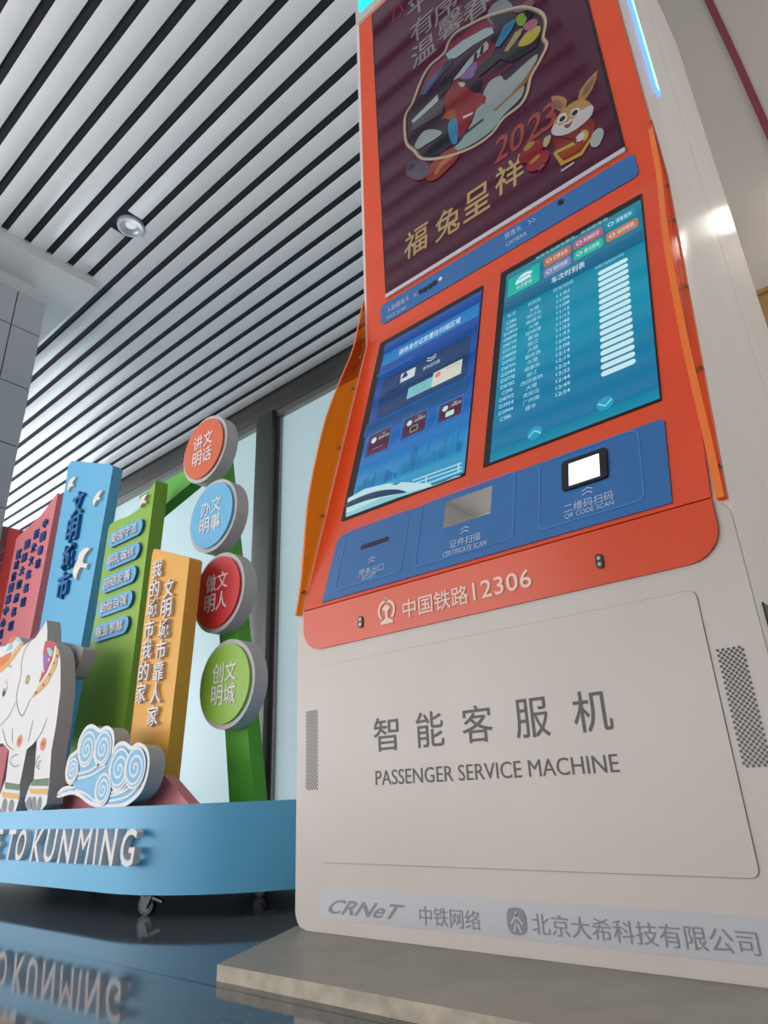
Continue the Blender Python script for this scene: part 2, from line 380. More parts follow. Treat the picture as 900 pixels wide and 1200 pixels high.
# orange panel in three facets
op = MB(); rr = .05
low = [(-1.063, Z1-.0005), (-1.063, .289+rr)] + [(-1.063+rr-rr*math.cos(a), .289+rr-rr*math.sin(a)) for a in [math.pi/2*i/6 for i in range(1, 7)]] + [(-.206-rr+rr*math.sin(a), .289+rr-rr*math.cos(a)) for a in [math.pi/2*i/6 for i in range(0, 7)]] + [(-.206, Z1-.0005)]
op.prism(ORANGE, low, SM, -.003, .006)
HX0, HX1, HZ0, HZ1 = -.695, -.586, .475, .538      # opening of the certificate scanner
fr = lambda z: -.206+(z-Z1)/(Z2-Z1)*.016
for pl in ([(-1.063, Z1+.0005), (-.206, Z1+.0005), (fr(HZ0), HZ0), (-1.063, HZ0)], [(-1.063, HZ0), (HX0, HZ0), (HX0, HZ1), (-1.063, HZ1)], [(HX1, HZ0), (fr(HZ0), HZ0), (fr(HZ1), HZ1), (HX1, HZ1)], [(-1.063, HZ1), (fr(HZ1), HZ1), (-.19, Z2-.0005), (-1.061, Z2-.0005)]):
    op.prism(ORANGE, pl, SM, -.003, .006)
op.prism(ORANGE, [(-1.061, Z2), (-.19, Z2), (-.187, 2.685), (-1.047, 2.685)], SM, -.003, .006)
ORP = op.build('front_panel', M); ORP['label'] = 'orange glossy front panel'
l = MB(); 
zc0, zc1 = [(-0.768,0.311),(-0.765,0.345)]
xs = [p[0] for p in [(-0.784,0.328),(-0.633,0.323),(-0.623,0.321)]]
l.text(PALETXT, '中国铁路', xs[0], xs[1], zc0[1]-.002, zc1[1], SM, d=.0075, bold=.008)
l.letters(PALETXT, '12306', xs[2], -.506, zc0[1]+.001, zc1[1]-.001, SM, d=.0075, bold=.01)
l.build('hotline_lettering', ORP)
e = MB(); (ex, ez), = [(-0.825,0.332)]
e.stroke(PALETXT, [(ex+.0195*math.sin(a), ez+.002+.0195*math.cos(a)) for a in [math.radians(-140+280*i/20) for i in range(21)]], .0055, SM, .0075)
e.flat(PALETXT, [(ex-.011, ez+.006), (ex-.004, ez+.013), (ex+.004, ez+.013), (ex+.011, ez+.006), (ex+.004, ez+.001), (ex+.003, ez-.013), (ex+.016, ez-.02), (ex+.016, ez-.0245), (ex-.016, ez-.0245), (ex-.016, ez-.02), (ex-.003, ez-.013), (ex-.004, ez+.001)], SM, .0075)
e.flat(PALETXT, [(ex-.004, ez+.021), (ex, ez+.029), (ex+.004, ez+.021)], SM, .0075)
e.build('railway_emblem', ORP)
for (sx, sz) in [(-0.894,0.324)] + [(-0.385,0.326)]:
    q = MB().prism(BLACK, rrect(sx-.006, sx+.006, sz-.012, sz+.012, .0058), SM, 0, .009)
    for dz in (-.005, .005): q.prism(STEEL, circ(sx, sz+dz, .003, 12), SM, 0, .0095)
    q.build('sensor', ORP)

# ---- poster screen in the head
pz0, pz1, px0, px1 = 1.36, 2.662, -.976, -.259
PO = MB(); PO.prism(BLACK, rrect(px0-.006, px1+.006, pz0-.006, pz1+.006, .004), SM, 0, .009)
WINE = screen('#521535', .5)
PO.flat(WINE, [(px0, pz0), (px1, pz0), (px1, pz1), (px0, pz1)], SM, .0095)
PO = PO.build('poster_screen', M)
MB().prism(SILVER, [(px0-.004, pz0-.014), (px1+.006, pz0-.014), (px1+.006, pz0-.001), (px0-.004, pz0-.001)], SM, 0, .013).build('screen_trim', PO)
def art(name, layers, d=.0105, k=.42):
    s = MB()
    for i, (c, poly) in enumerate(layers): s.flat(screen(c, k), poly, SM, d+i*.00012)
    return s.build(name, PO)
ring = smooth([(-0.865,1.959),(-0.857,2.014),(-0.828,2.040),(-0.801,2.087),(-0.779,2.120),(-0.747,2.143),(-0.694,2.145),(-0.673,2.177),(-0.642,2.191),(-0.594,2.175),(-0.542,2.153),(-0.480,2.112),(-0.423,2.065),(-0.379,1.993),(-0.370,1.937),(-0.385,1.889),(-0.379,1.851),(-0.405,1.815),(-0.439,1.779),(-0.453,1.739),(-0.478,1.709),(-0.532,1.705),(-0.572,1.680),(-0.622,1.678),(-0.679,1.695),(-0.750,1.730),(-0.810,1.779),(-0.835,1.833),(-0.862,1.888)])
art('medallion', [('#3a2438', ring)])
art('painted_sky', [('#8a2348', [(-0.804,2.054),(-0.748,2.135),(-0.692,2.133),(-0.670,2.170),(-0.595,2.167),(-0.542,2.145),(-0.511,2.075),(-0.538,2.069),(-0.604,2.086),(-0.667,2.089),(-0.728,2.061)]),
 ('#7f1f40', [(-0.700,1.973),(-0.609,2.039),(-0.540,2.054),(-0.520,1.999),(-0.585,1.947),(-0.616,1.910)]),
 ('#6d2a44', [(-0.575,1.920),(-0.484,1.890),(-0.482,1.877),(-0.574,1.878),(-0.588,1.867)])], .0112)
art('train_picture', [('#a9bfc6', [(-0.691,2.141),(-0.626,2.137),(-0.547,2.110),(-0.525,2.091),(-0.522,2.061),(-0.597,2.082),(-0.653,2.086),(-0.680,2.103)]),
 ('#4a5a9a', [(-0.796,2.051),(-0.763,2.086),(-0.717,2.095),(-0.695,2.100),(-0.735,2.059),(-0.775,2.035)]),
 ('#232a3a', [(-0.774,2.039),(-0.735,2.068),(-0.695,2.104),(-0.669,2.102),(-0.669,2.073),(-0.705,2.066),(-0.756,2.039)]),
 ('#b9c8ca', [(-0.839,1.971),(-0.734,1.995),(-0.733,1.965),(-0.834,1.954)]),
 ('#55505c', [(-0.836,1.955),(-0.729,1.962),(-0.713,1.947),(-0.724,1.902),(-0.837,1.922)]),
 ('#b3bfc2', [(-0.676,2.001),(-0.616,2.034),(-0.550,2.052),(-0.543,2.031),(-0.548,2.015),(-0.598,2.011),(-0.648,1.992)]),
 ('#332b3c', [(-0.602,2.006),(-0.592,2.039),(-0.582,2.037),(-0.589,2.005)]), ('#332b3c', [(-0.578,2.016),(-0.567,2.046),(-0.557,2.045),(-0.566,2.012)]),
 ('#1d1a28', [(-0.736,2.007),(-0.708,2.041),(-0.674,2.017),(-0.684,1.984),(-0.725,1.975)])], .0118)
art('cloud_picture', [('#a8b7b6', smooth([(-0.584,1.847),(-0.560,1.881),(-0.523,1.873),(-0.509,1.839),(-0.459,1.846),(-0.411,1.849),(-0.418,1.821),(-0.463,1.775),(-0.525,1.760),(-0.571,1.791)])),
 ('#9fb4b6', smooth([(-0.723,1.724),(-0.674,1.737),(-0.630,1.778),(-0.606,1.819),(-0.575,1.807),(-0.525,1.760),(-0.463,1.775),(-0.474,1.736),(-0.530,1.719),(-0.570,1.694),(-0.627,1.693),(-0.678,1.705)])),
 ('#a4733f', [(-0.562,1.763),(-0.499,1.774),(-0.454,1.794),(-0.417,1.827),(-0.424,1.803),(-0.457,1.773),(-0.525,1.760),(-0.550,1.753)]),
 ('#a8b7b6', smooth([(-0.834,1.852),(-0.817,1.876),(-0.794,1.885),(-0.760,1.862),(-0.731,1.824),(-0.756,1.819),(-0.792,1.825),(-0.821,1.829)])),
 ('#17182a', [(-0.790,1.803),(-0.714,1.819),(-0.708,1.778),(-0.700,1.751),(-0.742,1.743),(-0.789,1.768)]),
 ('#3f3644', [(-0.676,1.758),(-0.594,1.761),(-0.592,1.751),(-0.674,1.746)])], .0124)
art('traveller_picture', [('#9c1f38', smooth([(-0.678,1.902),(-0.646,1.947),(-0.618,1.895),(-0.583,1.850),(-0.577,1.820),(-0.614,1.810),(-0.637,1.776),(-0.676,1.755),(-0.681,1.806)])),
 ('#8e2a2c', smooth([(-0.712,1.958),(-0.670,1.983),(-0.634,1.928),(-0.627,1.871),(-0.662,1.862),(-0.707,1.895)])),
 ('#2a2030', smooth([(-0.658,1.984),(-0.624,1.960),(-0.588,1.924),(-0.580,1.888),(-0.606,1.884),(-0.622,1.916)])),
 ('#d8bfae', smooth([(-0.657,1.973),(-0.637,1.954),(-0.639,1.940),(-0.651,1.949)])),
 ('#8d68ae', smooth([(-0.648,1.987),(-0.599,2.003),(-0.587,1.991),(-0.598,1.955),(-0.618,1.952)])),
 ('#a9572e', [(-0.731,1.876),(-0.707,1.895),(-0.677,1.876),(-0.677,1.835),(-0.704,1.853),(-0.720,1.873)]),
 ('#3c8fc0', smooth([(-0.703,1.846),(-0.678,1.836),(-0.677,1.795),(-0.684,1.742),(-0.700,1.748),(-0.710,1.800)])),
 ('#e8dcdc', [(-0.657,1.824),(-0.623,1.812),(-0.622,1.804),(-0.655,1.813)]),
 ('#30313a', [(-0.603,1.965),(-0.522,1.984),(-0.504,1.924),(-0.474,1.967),(-0.391,1.908),(-0.407,1.877),(-0.484,1.890),(-0.515,1.935),(-0.587,1.932)]),
 ('#c8b948', smooth([(-0.457,1.931),(-0.426,1.957),(-0.389,1.946),(-0.390,1.918),(-0.421,1.903)])),
 ('#b3a070', [(-0.500,1.953),(-0.458,1.992),(-0.434,1.987),(-0.443,1.967),(-0.489,1.941)]),
 ('#86b03e', smooth([(-0.450,2.043),(-0.429,2.047),(-0.417,2.014),(-0.430,1.995),(-0.444,2.006)])),
 ('#3a86b0', [(-0.525,2.000),(-0.488,2.054),(-0.453,2.048),(-0.452,2.033),(-0.468,2.011),(-0.512,1.986)]),
 ('#1d1b28', smooth([(-0.423,2.043),(-0.406,2.036),(-0.401,2.010),(-0.416,2.009)])),
 ('#b06b8a', smooth([(-0.433,1.991),(-0.398,1.985),(-0.390,1.956),(-0.417,1.952)]))], .0128)
art('flower_picture', [('#8f9aa0', smooth([(-0.539,2.150),(-0.517,2.185),(-0.479,2.173),(-0.454,2.117),(-0.462,2.078),(-0.491,2.079),(-0.527,2.106)])),
]); art('flower_picture', [('#a4402e', smooth([(-0.803,1.690),(-0.782,1.728),(-0.728,1.740),(-0.690,1.719),(-0.685,1.685),(-0.728,1.666),(-0.774,1.660)])),
 ('#c57a58', smooth([(-0.772,1.685),(-0.752,1.708),(-0.711,1.710),(-0.706,1.694),(-0.740,1.691),(-0.762,1.674)])),
 ('#6a5868', smooth([(-0.874,1.770),(-0.857,1.801),(-0.817,1.781),(-0.786,1.724),(-0.803,1.694),(-0.841,1.712)])),
 ('#3a5a78', circ(*[(-0.815,1.733)][0], .012, 12)), ('#2d4a66', circ(*[(-0.851,1.776)][0], .011, 12)),
], .0136); art('flower_picture', [('#8a5a66', smooth([(-0.457,2.094),(-0.427,2.082),(-0.397,2.074),(-0.390,2.043),(-0.425,2.050),(-0.447,2.070)]))], .0135)
s = MB(); s.stroke(screen('#b7a894', .6), ring, .011, SM, .0148, closed=True)
s.stroke(screen('#6d5a56', .55), [(x*.985-.0095, z*.985+.030) for x, z in ring], .0025, SM, .0149, closed=True)
s.build('medallion_border', PO)
GOLD = screen('#b59a6a', .62)
s = MB(); s.chars(GOLD, '福兔呈祥', [(-0.858,1.484),(-0.745,1.477),(-0.647,1.483),(-0.543,1.499)], .098, .098, SM, d=.0112, bold=.012, shear=.12)
s.build('poster_lettering', PO); s = MB()
s.chars(screen('#8a868c', .5), '有序温馨春', [(-0.768,2.366),(-0.671,2.352),(-0.772,2.245),(-0.661,2.260),(-0.563,2.237)], .1, .105, SM, d=.0108, bold=.008)
s.chars(screen('#8a868c', .5), '平', [(-0.772,2.492)], .1, .1, SM, d=.0108, bold=.008)
s.build('poster_lettering', PO)
s = MB(); s.chars(screen('#8c3c33', .7), '2023', [(-0.551,1.610),(-0.504,1.608),(-0.452,1.606),(-0.410,1.606)], .062, .085, SM, d=.0112, bold=.012, shear=.3)
s.build('year_lettering', PO); s = MB(); s.stroke(screen('#8c3c33', .6), [(-0.882,2.533),(-0.875,2.578),(-0.849,2.570),(-0.839,2.527),(-0.853,2.511),(-0.883,2.518)], .006, SM, .0108, closed=True); s.build('corner_emblem', PO)
RB = lambda c: c
art('rabbit_picture', [('#b98a55', smooth([(-0.395,1.664),(-0.370,1.643),(-0.358,1.615),(-0.369,1.591),(-0.381,1.596),(-0.390,1.622)])),
 ('#8d6a5a', smooth([(-0.390,1.648),(-0.376,1.631),(-0.371,1.605),(-0.384,1.607)])),
 ('#b98a55', [(-0.334,1.587),(-0.323,1.617),(-0.300,1.634),(-0.270,1.645),(-0.278,1.618),(-0.295,1.592),(-0.316,1.576)]),
 ('#8d6a5a', [(-0.319,1.593),(-0.311,1.614),(-0.293,1.627),(-0.278,1.635),(-0.284,1.619),(-0.300,1.597)]),
 ('#8c2a20', smooth([(-0.410,1.522),(-0.382,1.509),(-0.346,1.504),(-0.313,1.508),(-0.304,1.483),(-0.310,1.462),(-0.325,1.439),(-0.360,1.421),(-0.401,1.426),(-0.408,1.461)])),
 ('#c39a5f', smooth([(-0.408,1.553),(-0.397,1.577),(-0.378,1.591),(-0.343,1.596),(-0.317,1.580),(-0.302,1.548),(-0.302,1.525),(-0.329,1.511),(-0.370,1.509),(-0.400,1.530)])),
 ('#d9d2d6', smooth([(-0.412,1.548),(-0.398,1.567),(-0.388,1.550),(-0.364,1.547),(-0.344,1.541),(-0.334,1.551),(-0.303,1.547),(-0.301,1.529),(-0.312,1.512),(-0.342,1.504),(-0.374,1.507),(-0.401,1.524)])),
 ('#e4dede', smooth([(-0.393,1.562),(-0.383,1.584),(-0.367,1.576),(-0.369,1.552)])), ('#e4dede', smooth([(-0.356,1.554),(-0.349,1.573),(-0.332,1.562),(-0.337,1.543)])),
 ('#1c2420', circ(*[(-0.378,1.565)][0], .0085, 14)), ('#1c2420', circ(*[(-0.345,1.557)][0], .0085, 14)),
 ('#c98a8a', circ(*[(-0.367,1.547)][0], .005, 10)), ('#8a3a40', smooth([(-0.377,1.540),(-0.365,1.535),(-0.353,1.538),(-0.363,1.525),(-0.373,1.526)])),
 ('#d0a838', [(-0.417,1.473),(-0.412,1.477),(-0.364,1.469),(-0.361,1.459),(-0.354,1.455),(-0.408,1.466),(-0.395,1.429),(-0.351,1.424),(-0.323,1.448),(-0.322,1.438),(-0.349,1.412),(-0.404,1.420)]),
 ('#a8461f', smooth([(-0.402,1.461),(-0.362,1.454),(-0.339,1.450),(-0.345,1.435),(-0.390,1.435)])),
 ('#d0a838', smooth([(-0.341,1.484),(-0.329,1.482),(-0.323,1.468),(-0.328,1.452),(-0.339,1.450)])), ('#d9d2d6', circ(*[(-0.344,1.469)][0], .0125, 14)),
 ('#3a1c20', [(-0.412,1.534),(-0.352,1.469),(-0.353,1.466),(-0.413,1.530)]),
 ('#b8c0c0', smooth([(-0.325,1.428),(-0.317,1.452),(-0.301,1.461),(-0.290,1.450),(-0.291,1.431),(-0.306,1.410),(-0.319,1.413)])),
 ('#d8c8ca', [(-0.407,1.406),(-0.372,1.407),(-0.371,1.401),(-0.405,1.400)])], .0112, .45)
art('lantern_picture', [('#96161f', circ(*[(-0.472,1.525)][0], .037, 24, .03)), ('#a01820', circ(*[(-0.459,1.481)][0], .033, 24, .027)),
 ('#b98a3a', smooth([(-0.491,1.551),(-0.474,1.560),(-0.458,1.551),(-0.463,1.542),(-0.484,1.537)])), ('#b98a3a', smooth([(-0.482,1.491),(-0.467,1.498),(-0.451,1.499),(-0.453,1.488),(-0.474,1.484)])),
 ('#c9b48a', smooth([(-0.438,1.518),(-0.431,1.539),(-0.414,1.536),(-0.419,1.518),(-0.431,1.507)])), ('#8a5a4a', [(-0.463,1.454),(-0.445,1.458),(-0.442,1.451),(-0.460,1.445)])], .0142, .45)

# ---- blue camera bar
CB = MB(); CB.prism(BLUEP, rrect(-1.004, -.238, 1.262, 1.332, .014), SM, 0, .0085); CB = CB.build('camera_bar', M); CB['label'] = 'blue strip with camera lenses'
s = MB(); s.line(BLUETXT, '人脸摄像头', *[(-0.979,1.292),(-0.896,1.291)], .019, SM, d=.0095); s.line(BLUETXT, 'FACE SCAN', *[(-0.980,1.271),(-0.910,1.267)], .012, SM, d=.0095)
s.build('bar_lettering', CB); s = MB(); s.line(BLUETXT, '摄像头', *[(-0.581,1.302),(-0.532,1.302)], .019, SM, d=.0095); s.line(BLUETXT, 'CAMERA', *[(-0.581,1.279),(-0.521,1.278)], .012, SM, d=.0095)
for (ax, az) in [(-0.504,1.311)] + [(-0.872,1.297)]:
    for k in (0, .011): s.stroke(BLUETXT, [(ax+k-.008, az+.006), (ax+k, az), (ax+k-.008, az-.006)], .002, SM, .0095)
s.build('bar_lettering', CB)
for (lx, lz), c in zip([(-0.856,1.298),(-0.841,1.296),(-0.823,1.297),(-0.807,1.299),(-0.786,1.300)] + [(-0.423,1.315)], [BLACK]*4+[WHITELET]+[BLACK]):
    MB().prism(c, circ(lx, lz, .008 if c is BLACK else .006, 16), SM, 0, .0105).build('camera_lens', CB)

# ---- left touch screen
LS = MB(); lx0, lx1, lz0, lz1 = -1.003, -.655, .59, 1.192
LS.prism(BLACK, rrect(lx0, lx1, lz0, lz1, .003), SM, 0, .0085)
LBG = screen_ramp('screen_left_picture', [(0, '#2f9fc4'), (.12, '#2a98cc'), (.3, '#0f6ac0'), (.5, '#0a4ca0'), (.75, '#0b4a9c'), (1, '#1550a4')], lz0, lz1, .78)
LS.flat(LBG, [(lx0+.025, lz0+.006), (lx1-.001, lz0+.006), (lx1-.001, lz1-.02), (lx0+.023, lz1-.022)], SM, .009)
LS = LS.build('touch_screen', M); LS['label'] = 'lit dark-blue touch screen showing ID cards and a white train'
def sart(parent, name, layers, d=.0098, k=.8):
    s = MB()
    for i, (c, poly) in enumerate(layers): s.flat(screen(c, k), poly, SM, d+i*.00012)
    return s.build(name, parent)
def rc(pts, r=.004):
    x0, x1, z0, z1 = bbox(pts); return rrect(x0, x1, z0, z1, min(r, (x1-x0)/2.05, (z1-z0)/2.05), 4)
# rectangle from lower-left and upper-right corner points
def lr(pts, r=.004): (x0, z0), (x1, z1) = pts[0], pts[1]; return rc([(x0, z0), (x1, z1)], r)
W8 = '#cfe6f2'
sart(LS, 'title_band', [('#1c7cc4', [(lx0+.03, 1.075), (lx1-.004, 1.075), (lx1-.004, 1.125), (lx0+.03, 1.125)])])
s = MB(); s.line(screen(W8, .9), '请将身份证放置在扫描区域', *[(-0.916,1.086),(-0.714,1.086)], .024, SM, d=.0102, bold=.006); s.build('title_lettering', LS)
sart(LS, 'id_card_window', [('#0b3a6c', lr([(-0.956,0.879),(-0.676,1.021)], .015)), ('#14548e', lr([(-.985, .83), (-.67, .875)], .004)),
 ('#1b78b8', lr([(-.985, 1.045), (-.86, 1.05)], .001))])
sart(LS, 'id_card_picture', [('#c9dce2', lr([(-0.891,0.971),(-0.843,1.004)], .003)), ('#12304e', circ(*[(-0.877,0.997)][0], .0065, 14)), ('#12304e', lr([(-0.886,0.984),(-0.867,0.993)], .003)),
 ('#12304e', lr([(-.903, .985), (-.884, .9875)], .001)), ('#12304e', lr([(-.903, .975), (-.884, .9775)], .001)), ('#12304e', lr([(-.93, .957), (-.884, .96)], .001)),
], .0102, .85)
sart(LS, 'document_picture', [('#7fc0c8', lr([(-0.856,0.897),(-0.777,0.935)], .003)), ('#d6d6c8', lr([(-0.779,0.896),(-0.693,0.945)], .003)),
 ('#d48a6a', circ(*[(-0.764,0.932)][0], .009, 16))], .0102, .85)
s = MB(); s.stroke(screen('#5aa6b4', .8), circ(*[(-0.815,0.917)][0], .022, 20, .014), .0015, SM, .012, closed=True); s.stroke(screen('#5aa6b4', .8), circ(*[(-0.815,0.917)][0], .014, 20, .008), .0015, SM, .012, closed=True)
(ax, az), = [(-0.793,1.000)]
for k in (0, .009): s.stroke(screen(W8, .8), [(ax-.014, az+.004+k), (ax, az-.003+k), (ax+.014, az+.004+k)], .003, SM, .0105)
s.line(screen(W8, .8), '身份证扫描', *[(-0.817,0.974),(-0.764,0.973)], .013, SM, d=.0105)
s.line(screen('#9a9a90', .8), '中华人民共和国', *[(-0.737,0.931),(-0.699,0.929)], .008, SM, d=.012)
s.build('card_lettering', LS)
for j, (pts, bx) in enumerate((([(-0.968,0.754),(-0.888,0.830)], 0), ([(-0.855,0.762),(-0.779,0.831)], 1), ([(-0.748,0.763),(-0.678,0.822)], 2))):
    x0, x1, z0, z1 = bbox(pts); w = x1-x0; h = z1-z0
    s = MB(); s.flat(screen('#1b5aa0', .7), rrect(x0, x1, z0, z1, .003), SM, .0098); s.flat(screen('#57223f', .75), rrect(x0+.1*w, x1-.04*w, z0+.1*h, z1-.06*h, .003), SM, .0100)
    s.stroke(screen('#4f8fc8', .8), rrect(x0, x1, z0, z1, .003), .0015, SM, .0102, closed=True)
    s.flat(screen(W8, .8), circ(x0+.3*w, z0+.68*h, .0085, 6 if bx else 16, .009), SM, .0102)
    s.line(screen(W8, .8), ('医保电子凭证', '社会保障卡', '二维码区域')[j], (x0+.5*w, z0+.62*h), (x0+.92*w, z0+.62*h), .009, SM, d=.0102)
    s.stroke(screen(W8, .6), [(x0+.62*w, z0+.85*h), (x0+.68*w, z0+.80*h), (x0+.74*w, z0+.85*h)], .002, SM, .0102)
    if j == 2: s.flat(screen('#bfe8d8', .85), rrect(x0+.35*w, x0+.68*w, z0+.2*h, z0+.46*h, .003), SM, .0102)
    elif j == 1: s.stroke(screen('#8fb0a0', .7), rrect(x0+.38*w, x0+.66*w, z0+.22*h, z0+.46*h, .003), .003, SM, .0102, closed=True)
    else: s.stroke(screen('#b08aa0', .7), [(x0+.3*w, z0+.3*h), (x0+.75*w, z0+.3*h)], .002, SM, .0102)
    s.build('service_card', LS)
random.seed(4)
lay = []
xx = lx0+.03
while xx < lx1-.02:
    hh = random.uniform(.012, .05)*(1.3 if xx > -.83 else .8); ww = random.uniform(.006, .016)
    lay.append((random.choice(['#1d78b4', '#2484bc', '#1a6cab']), [(xx, .655), (xx+ww, .655), (xx+ww, .66+hh), (xx, .66+hh)])); xx += ww+random.uniform(0, .006)
sart(LS, 'skyline_picture', lay)
s = MB()
for a in ([(-0.792,0.625),(-0.662,0.621)], [(-0.784,0.615),(-0.661,0.610)], [(-0.752,0.601),(-0.660,0.601)]): s.stroke(screen('#a9dcea', .85), a, .004, SM, .0118)
for a in ([(-0.755,0.623),(-0.752,0.599)], [(-0.670,0.624),(-0.669,0.598)]): s.stroke(screen('#a9dcea', .85), a, .004, SM, .0119)
s.build('railing_picture', LS)
TR = [(-0.987,0.605),(-0.991,0.648),(-0.939,0.657),(-0.865,0.645),(-0.817,0.630),(-0.757,0.605),(-0.748,0.604),(-0.732,0.589),(-0.833,0.595),(-0.902,0.598)]
sart(LS, 'train_picture', [('#bfe6ea', TR), ('#8fd0dc', [(-0.987,0.603),(-0.881,0.610),(-0.730,0.588),(-0.674,0.592),(-0.662,0.589),(-0.662,0.587),(-0.832,0.593),(-0.983,0.593)]),
 ('#123a5c', smooth([(-0.989,0.621),(-0.991,0.635),(-0.934,0.638),(-0.886,0.633),(-0.837,0.618),(-0.805,0.600),(-0.816,0.600),(-0.867,0.611),(-0.931,0.620)])), ('#1d6a92', [(-0.859,0.641),(-0.826,0.633),(-0.839,0.630)])], .0121, .82)

# ---- right touch screen
RS = MB(); rx0, rx1, rz0, rz1 = -.608, -.25, .592, 1.2
RS.prism(BLACK, [(-.611, rz0), (-.256, rz0), (-.242, rz1), (-.602, rz1)], SM, 0, .0085)
RBG = screen_ramp('screen_right_picture', [(0, '#1a9fb4'), (.02, '#088cac'), (.25, '#067ca8'), (.45, '#0a94b4'), (.7, '#0c8cac'), (.8, '#0f7a9c'), (1, '#1f8094')], rz0, rz1, .8)
RS.flat(RBG, [(-.595, rz0+.004), (-.258, rz0+.004), (-.245, rz1-.022), (-.584, rz1-.024)], SM, .009)
RS = RS.build('touch_screen', M); RS['label'] = 'lit teal touch screen showing a train timetable'
sart(RS, 'title_band', [('#0a688f', [(-.5865, 1.03), (-.250, 1.03), (-.249, 1.07), (-.586, 1.07)])])
sart(RS, 'footer_band', [('#0a7aa8', [(-.594, .62), (-.257, .62), (-.2565, .7), (-.593, .7)])])
BT = [('#19b4a4', [(-0.577,1.083),(-0.491,1.152)], ''), ('#c2704a', [(-0.480,1.127),(-0.411,1.150)], '订票业务'), ('#7a86b4', [(-0.480,1.086),(-0.412,1.111)], '候补购票'),
 ('#b4607a', [(-0.405,1.132),(-0.334,1.152)], '失物招领'), ('#25b49c', [(-0.405,1.090),(-0.334,1.114)], '重点旅客'), ('#178fa8', [(-0.329,1.137),(-0.258,1.157)], '温馨服务'), ('#c07a58', [(-0.328,1.095),(-0.256,1.115)], '站内导航')]
for c, pts, lab in BT:
    x0, x1 = pts[0][0], pts[1][0]; z0, z1 = pts[0][1], pts[1][1]
    s = MB()
    if lab:
        zc = (z0+z1)/2; hh = max(.034, abs(z1-z0)); s.flat(screen(c, .85), rrect(x0, x1, zc-hh/2, zc+hh/2, .008), SM, .0099)
        s.text(screen(W8, .9), lab, x0+.36*(x1-x0), x0+.88*(x1-x0), zc-.007, zc+.008, SM, d=.0103); s.stroke(screen(W8, .9), circ(x0+.2*(x1-x0), zc, .006, 10), .002, SM, .0103, closed=True)
    else:
        s.flat(screen(c, .85), rrect(x0, x1, z0, z1, .005), SM, .0099); xc = (x0+x1)/2; zc = (z0+z1)/2
        s.text(screen(W8, .9), '车次查询', x0+.28*(x1-x0), x0+.76*(x1-x0), zc-.024, zc-.008, SM, d=.0103)
        s.flat(screen(W8, .9), smooth([(xc-.022, zc-.001), (xc-.012, zc+.02), (xc+.004, zc+.026), (xc+.024, zc+.018), (xc+.016, zc+.006), (xc+.022, zc-.001)]), SM, .0103)
        s.stroke(screen(c, .85), [(xc-.014, zc+.01), (xc+.014, zc+.014)], .003, SM, .0105)
    s.build('menu_button', RS)
s = MB(); s.line(screen(W8, .95), '车次时刻表', *[(-0.460,1.045),(-0.379,1.049)], .022, SM, d=.0103, bold=.004)
s.line(screen('#9fdcec', .9), '当前车站候车服务，欢迎您查询', *[(-0.502,1.164),(-0.321,1.175)], .011, SM, d=.0103)
s.line(screen('#9fdcec', .9), '检票口查看站台导航', *[(-0.356,1.015),(-0.292,1.020)], .009, SM, d=.0103)
s.build('title_lettering', RS)
rows = 17
tn = ['C286', 'C384', 'D3954', 'D8090', 'D8710', 'D3136', 'D8800', 'D3952', 'D8704', 'D2944', 'D8778', 'D8782', 'C290', 'D8702', 'D3954', 'D3944', 'C386']
st = ['大理', '河口北', '曲靖北', '大理', '昆明南', '蒙自', '丽江', '大理', '重庆西', '大理', '成都东', '丽江', '西双版纳', '大理', '贵阳北', '广州南', '建水']
tm = ['11:01', '11:06', '11:08', '11:12', '11:13', '11:40', '11:53', '11:53', '12:04', '12:08', '12:14', '12:19', '12:24', '12:32', '12:44', '12:49', '12:54']
(nax, naz), (nbx, nbz) = [(-0.562,0.990),(-0.563,0.698)]
(sax, saz), (sbx, sbz) = [(-0.503,0.993),(-0.505,0.699)]
(tax, taz), (tbx, tbz) = [(-0.432,0.995),(-0.431,0.993)]; (tbx, tbz), = [(-0.435,0.701)]
(bax, baz), (bbx, bbz) = [(-0.351,0.997),(-0.286,1.000)]; (cax, caz), (cbx, cbz) = [(-0.357,0.704),(-0.291,0.705)]
s = MB(); TX = screen('#a8dcf0', .9)
s.text(TX, '车次', nax-.012, nax+.012, naz+.018, naz+.030, SM, d=.0103); s.text(TX, '终到站', sax-.016, sax+.016, saz+.018, saz+.030, SM, d=.0103); s.text(TX, '开车时间', tax-.024, tax+.024, taz+.018, taz+.030, SM, d=.0103)
for i in range(rows):
    u = i/(rows-1); z = naz+(nbz-naz)*u; x = nax+(nbx-nax)*u; w = .026 if len(tn[i]) == 4 else .034
    s.text(TX, tn[i], x-w/2, x+w/2, z-.005, z+.005, SM, d=.0103, bold=.01)
    z = saz+(sbz-saz)*u; x = sax+(sbx-sax)*u; w = .0125*len(st[i]); s.text(TX, st[i], x-w/2, x+w/2, z-.006, z+.006, SM, d=.0103)
    z = taz+(tbz-taz)*u; x = tax+(tbx-tax)*u; s.text(TX, tm[i], x-.015, x+.015, z-.005, z+.005, SM, d=.0103, bold=.01)
s.build('timetable_lettering', RS)
za = (baz+bbz)/2; zb = (caz+cbz)/2
for i in range(rows):
    u = i/(rows-1); z = za+(zb-za)*u; x0 = bax+(cax-bax)*u; x1 = bbx+(cbx-bbx)*u; MB().flat(screen('#c4e4ea', .95), rrect(x0, x1, z-.0066, z+.0066, .006), SM, .0103).build('row_button', RS)
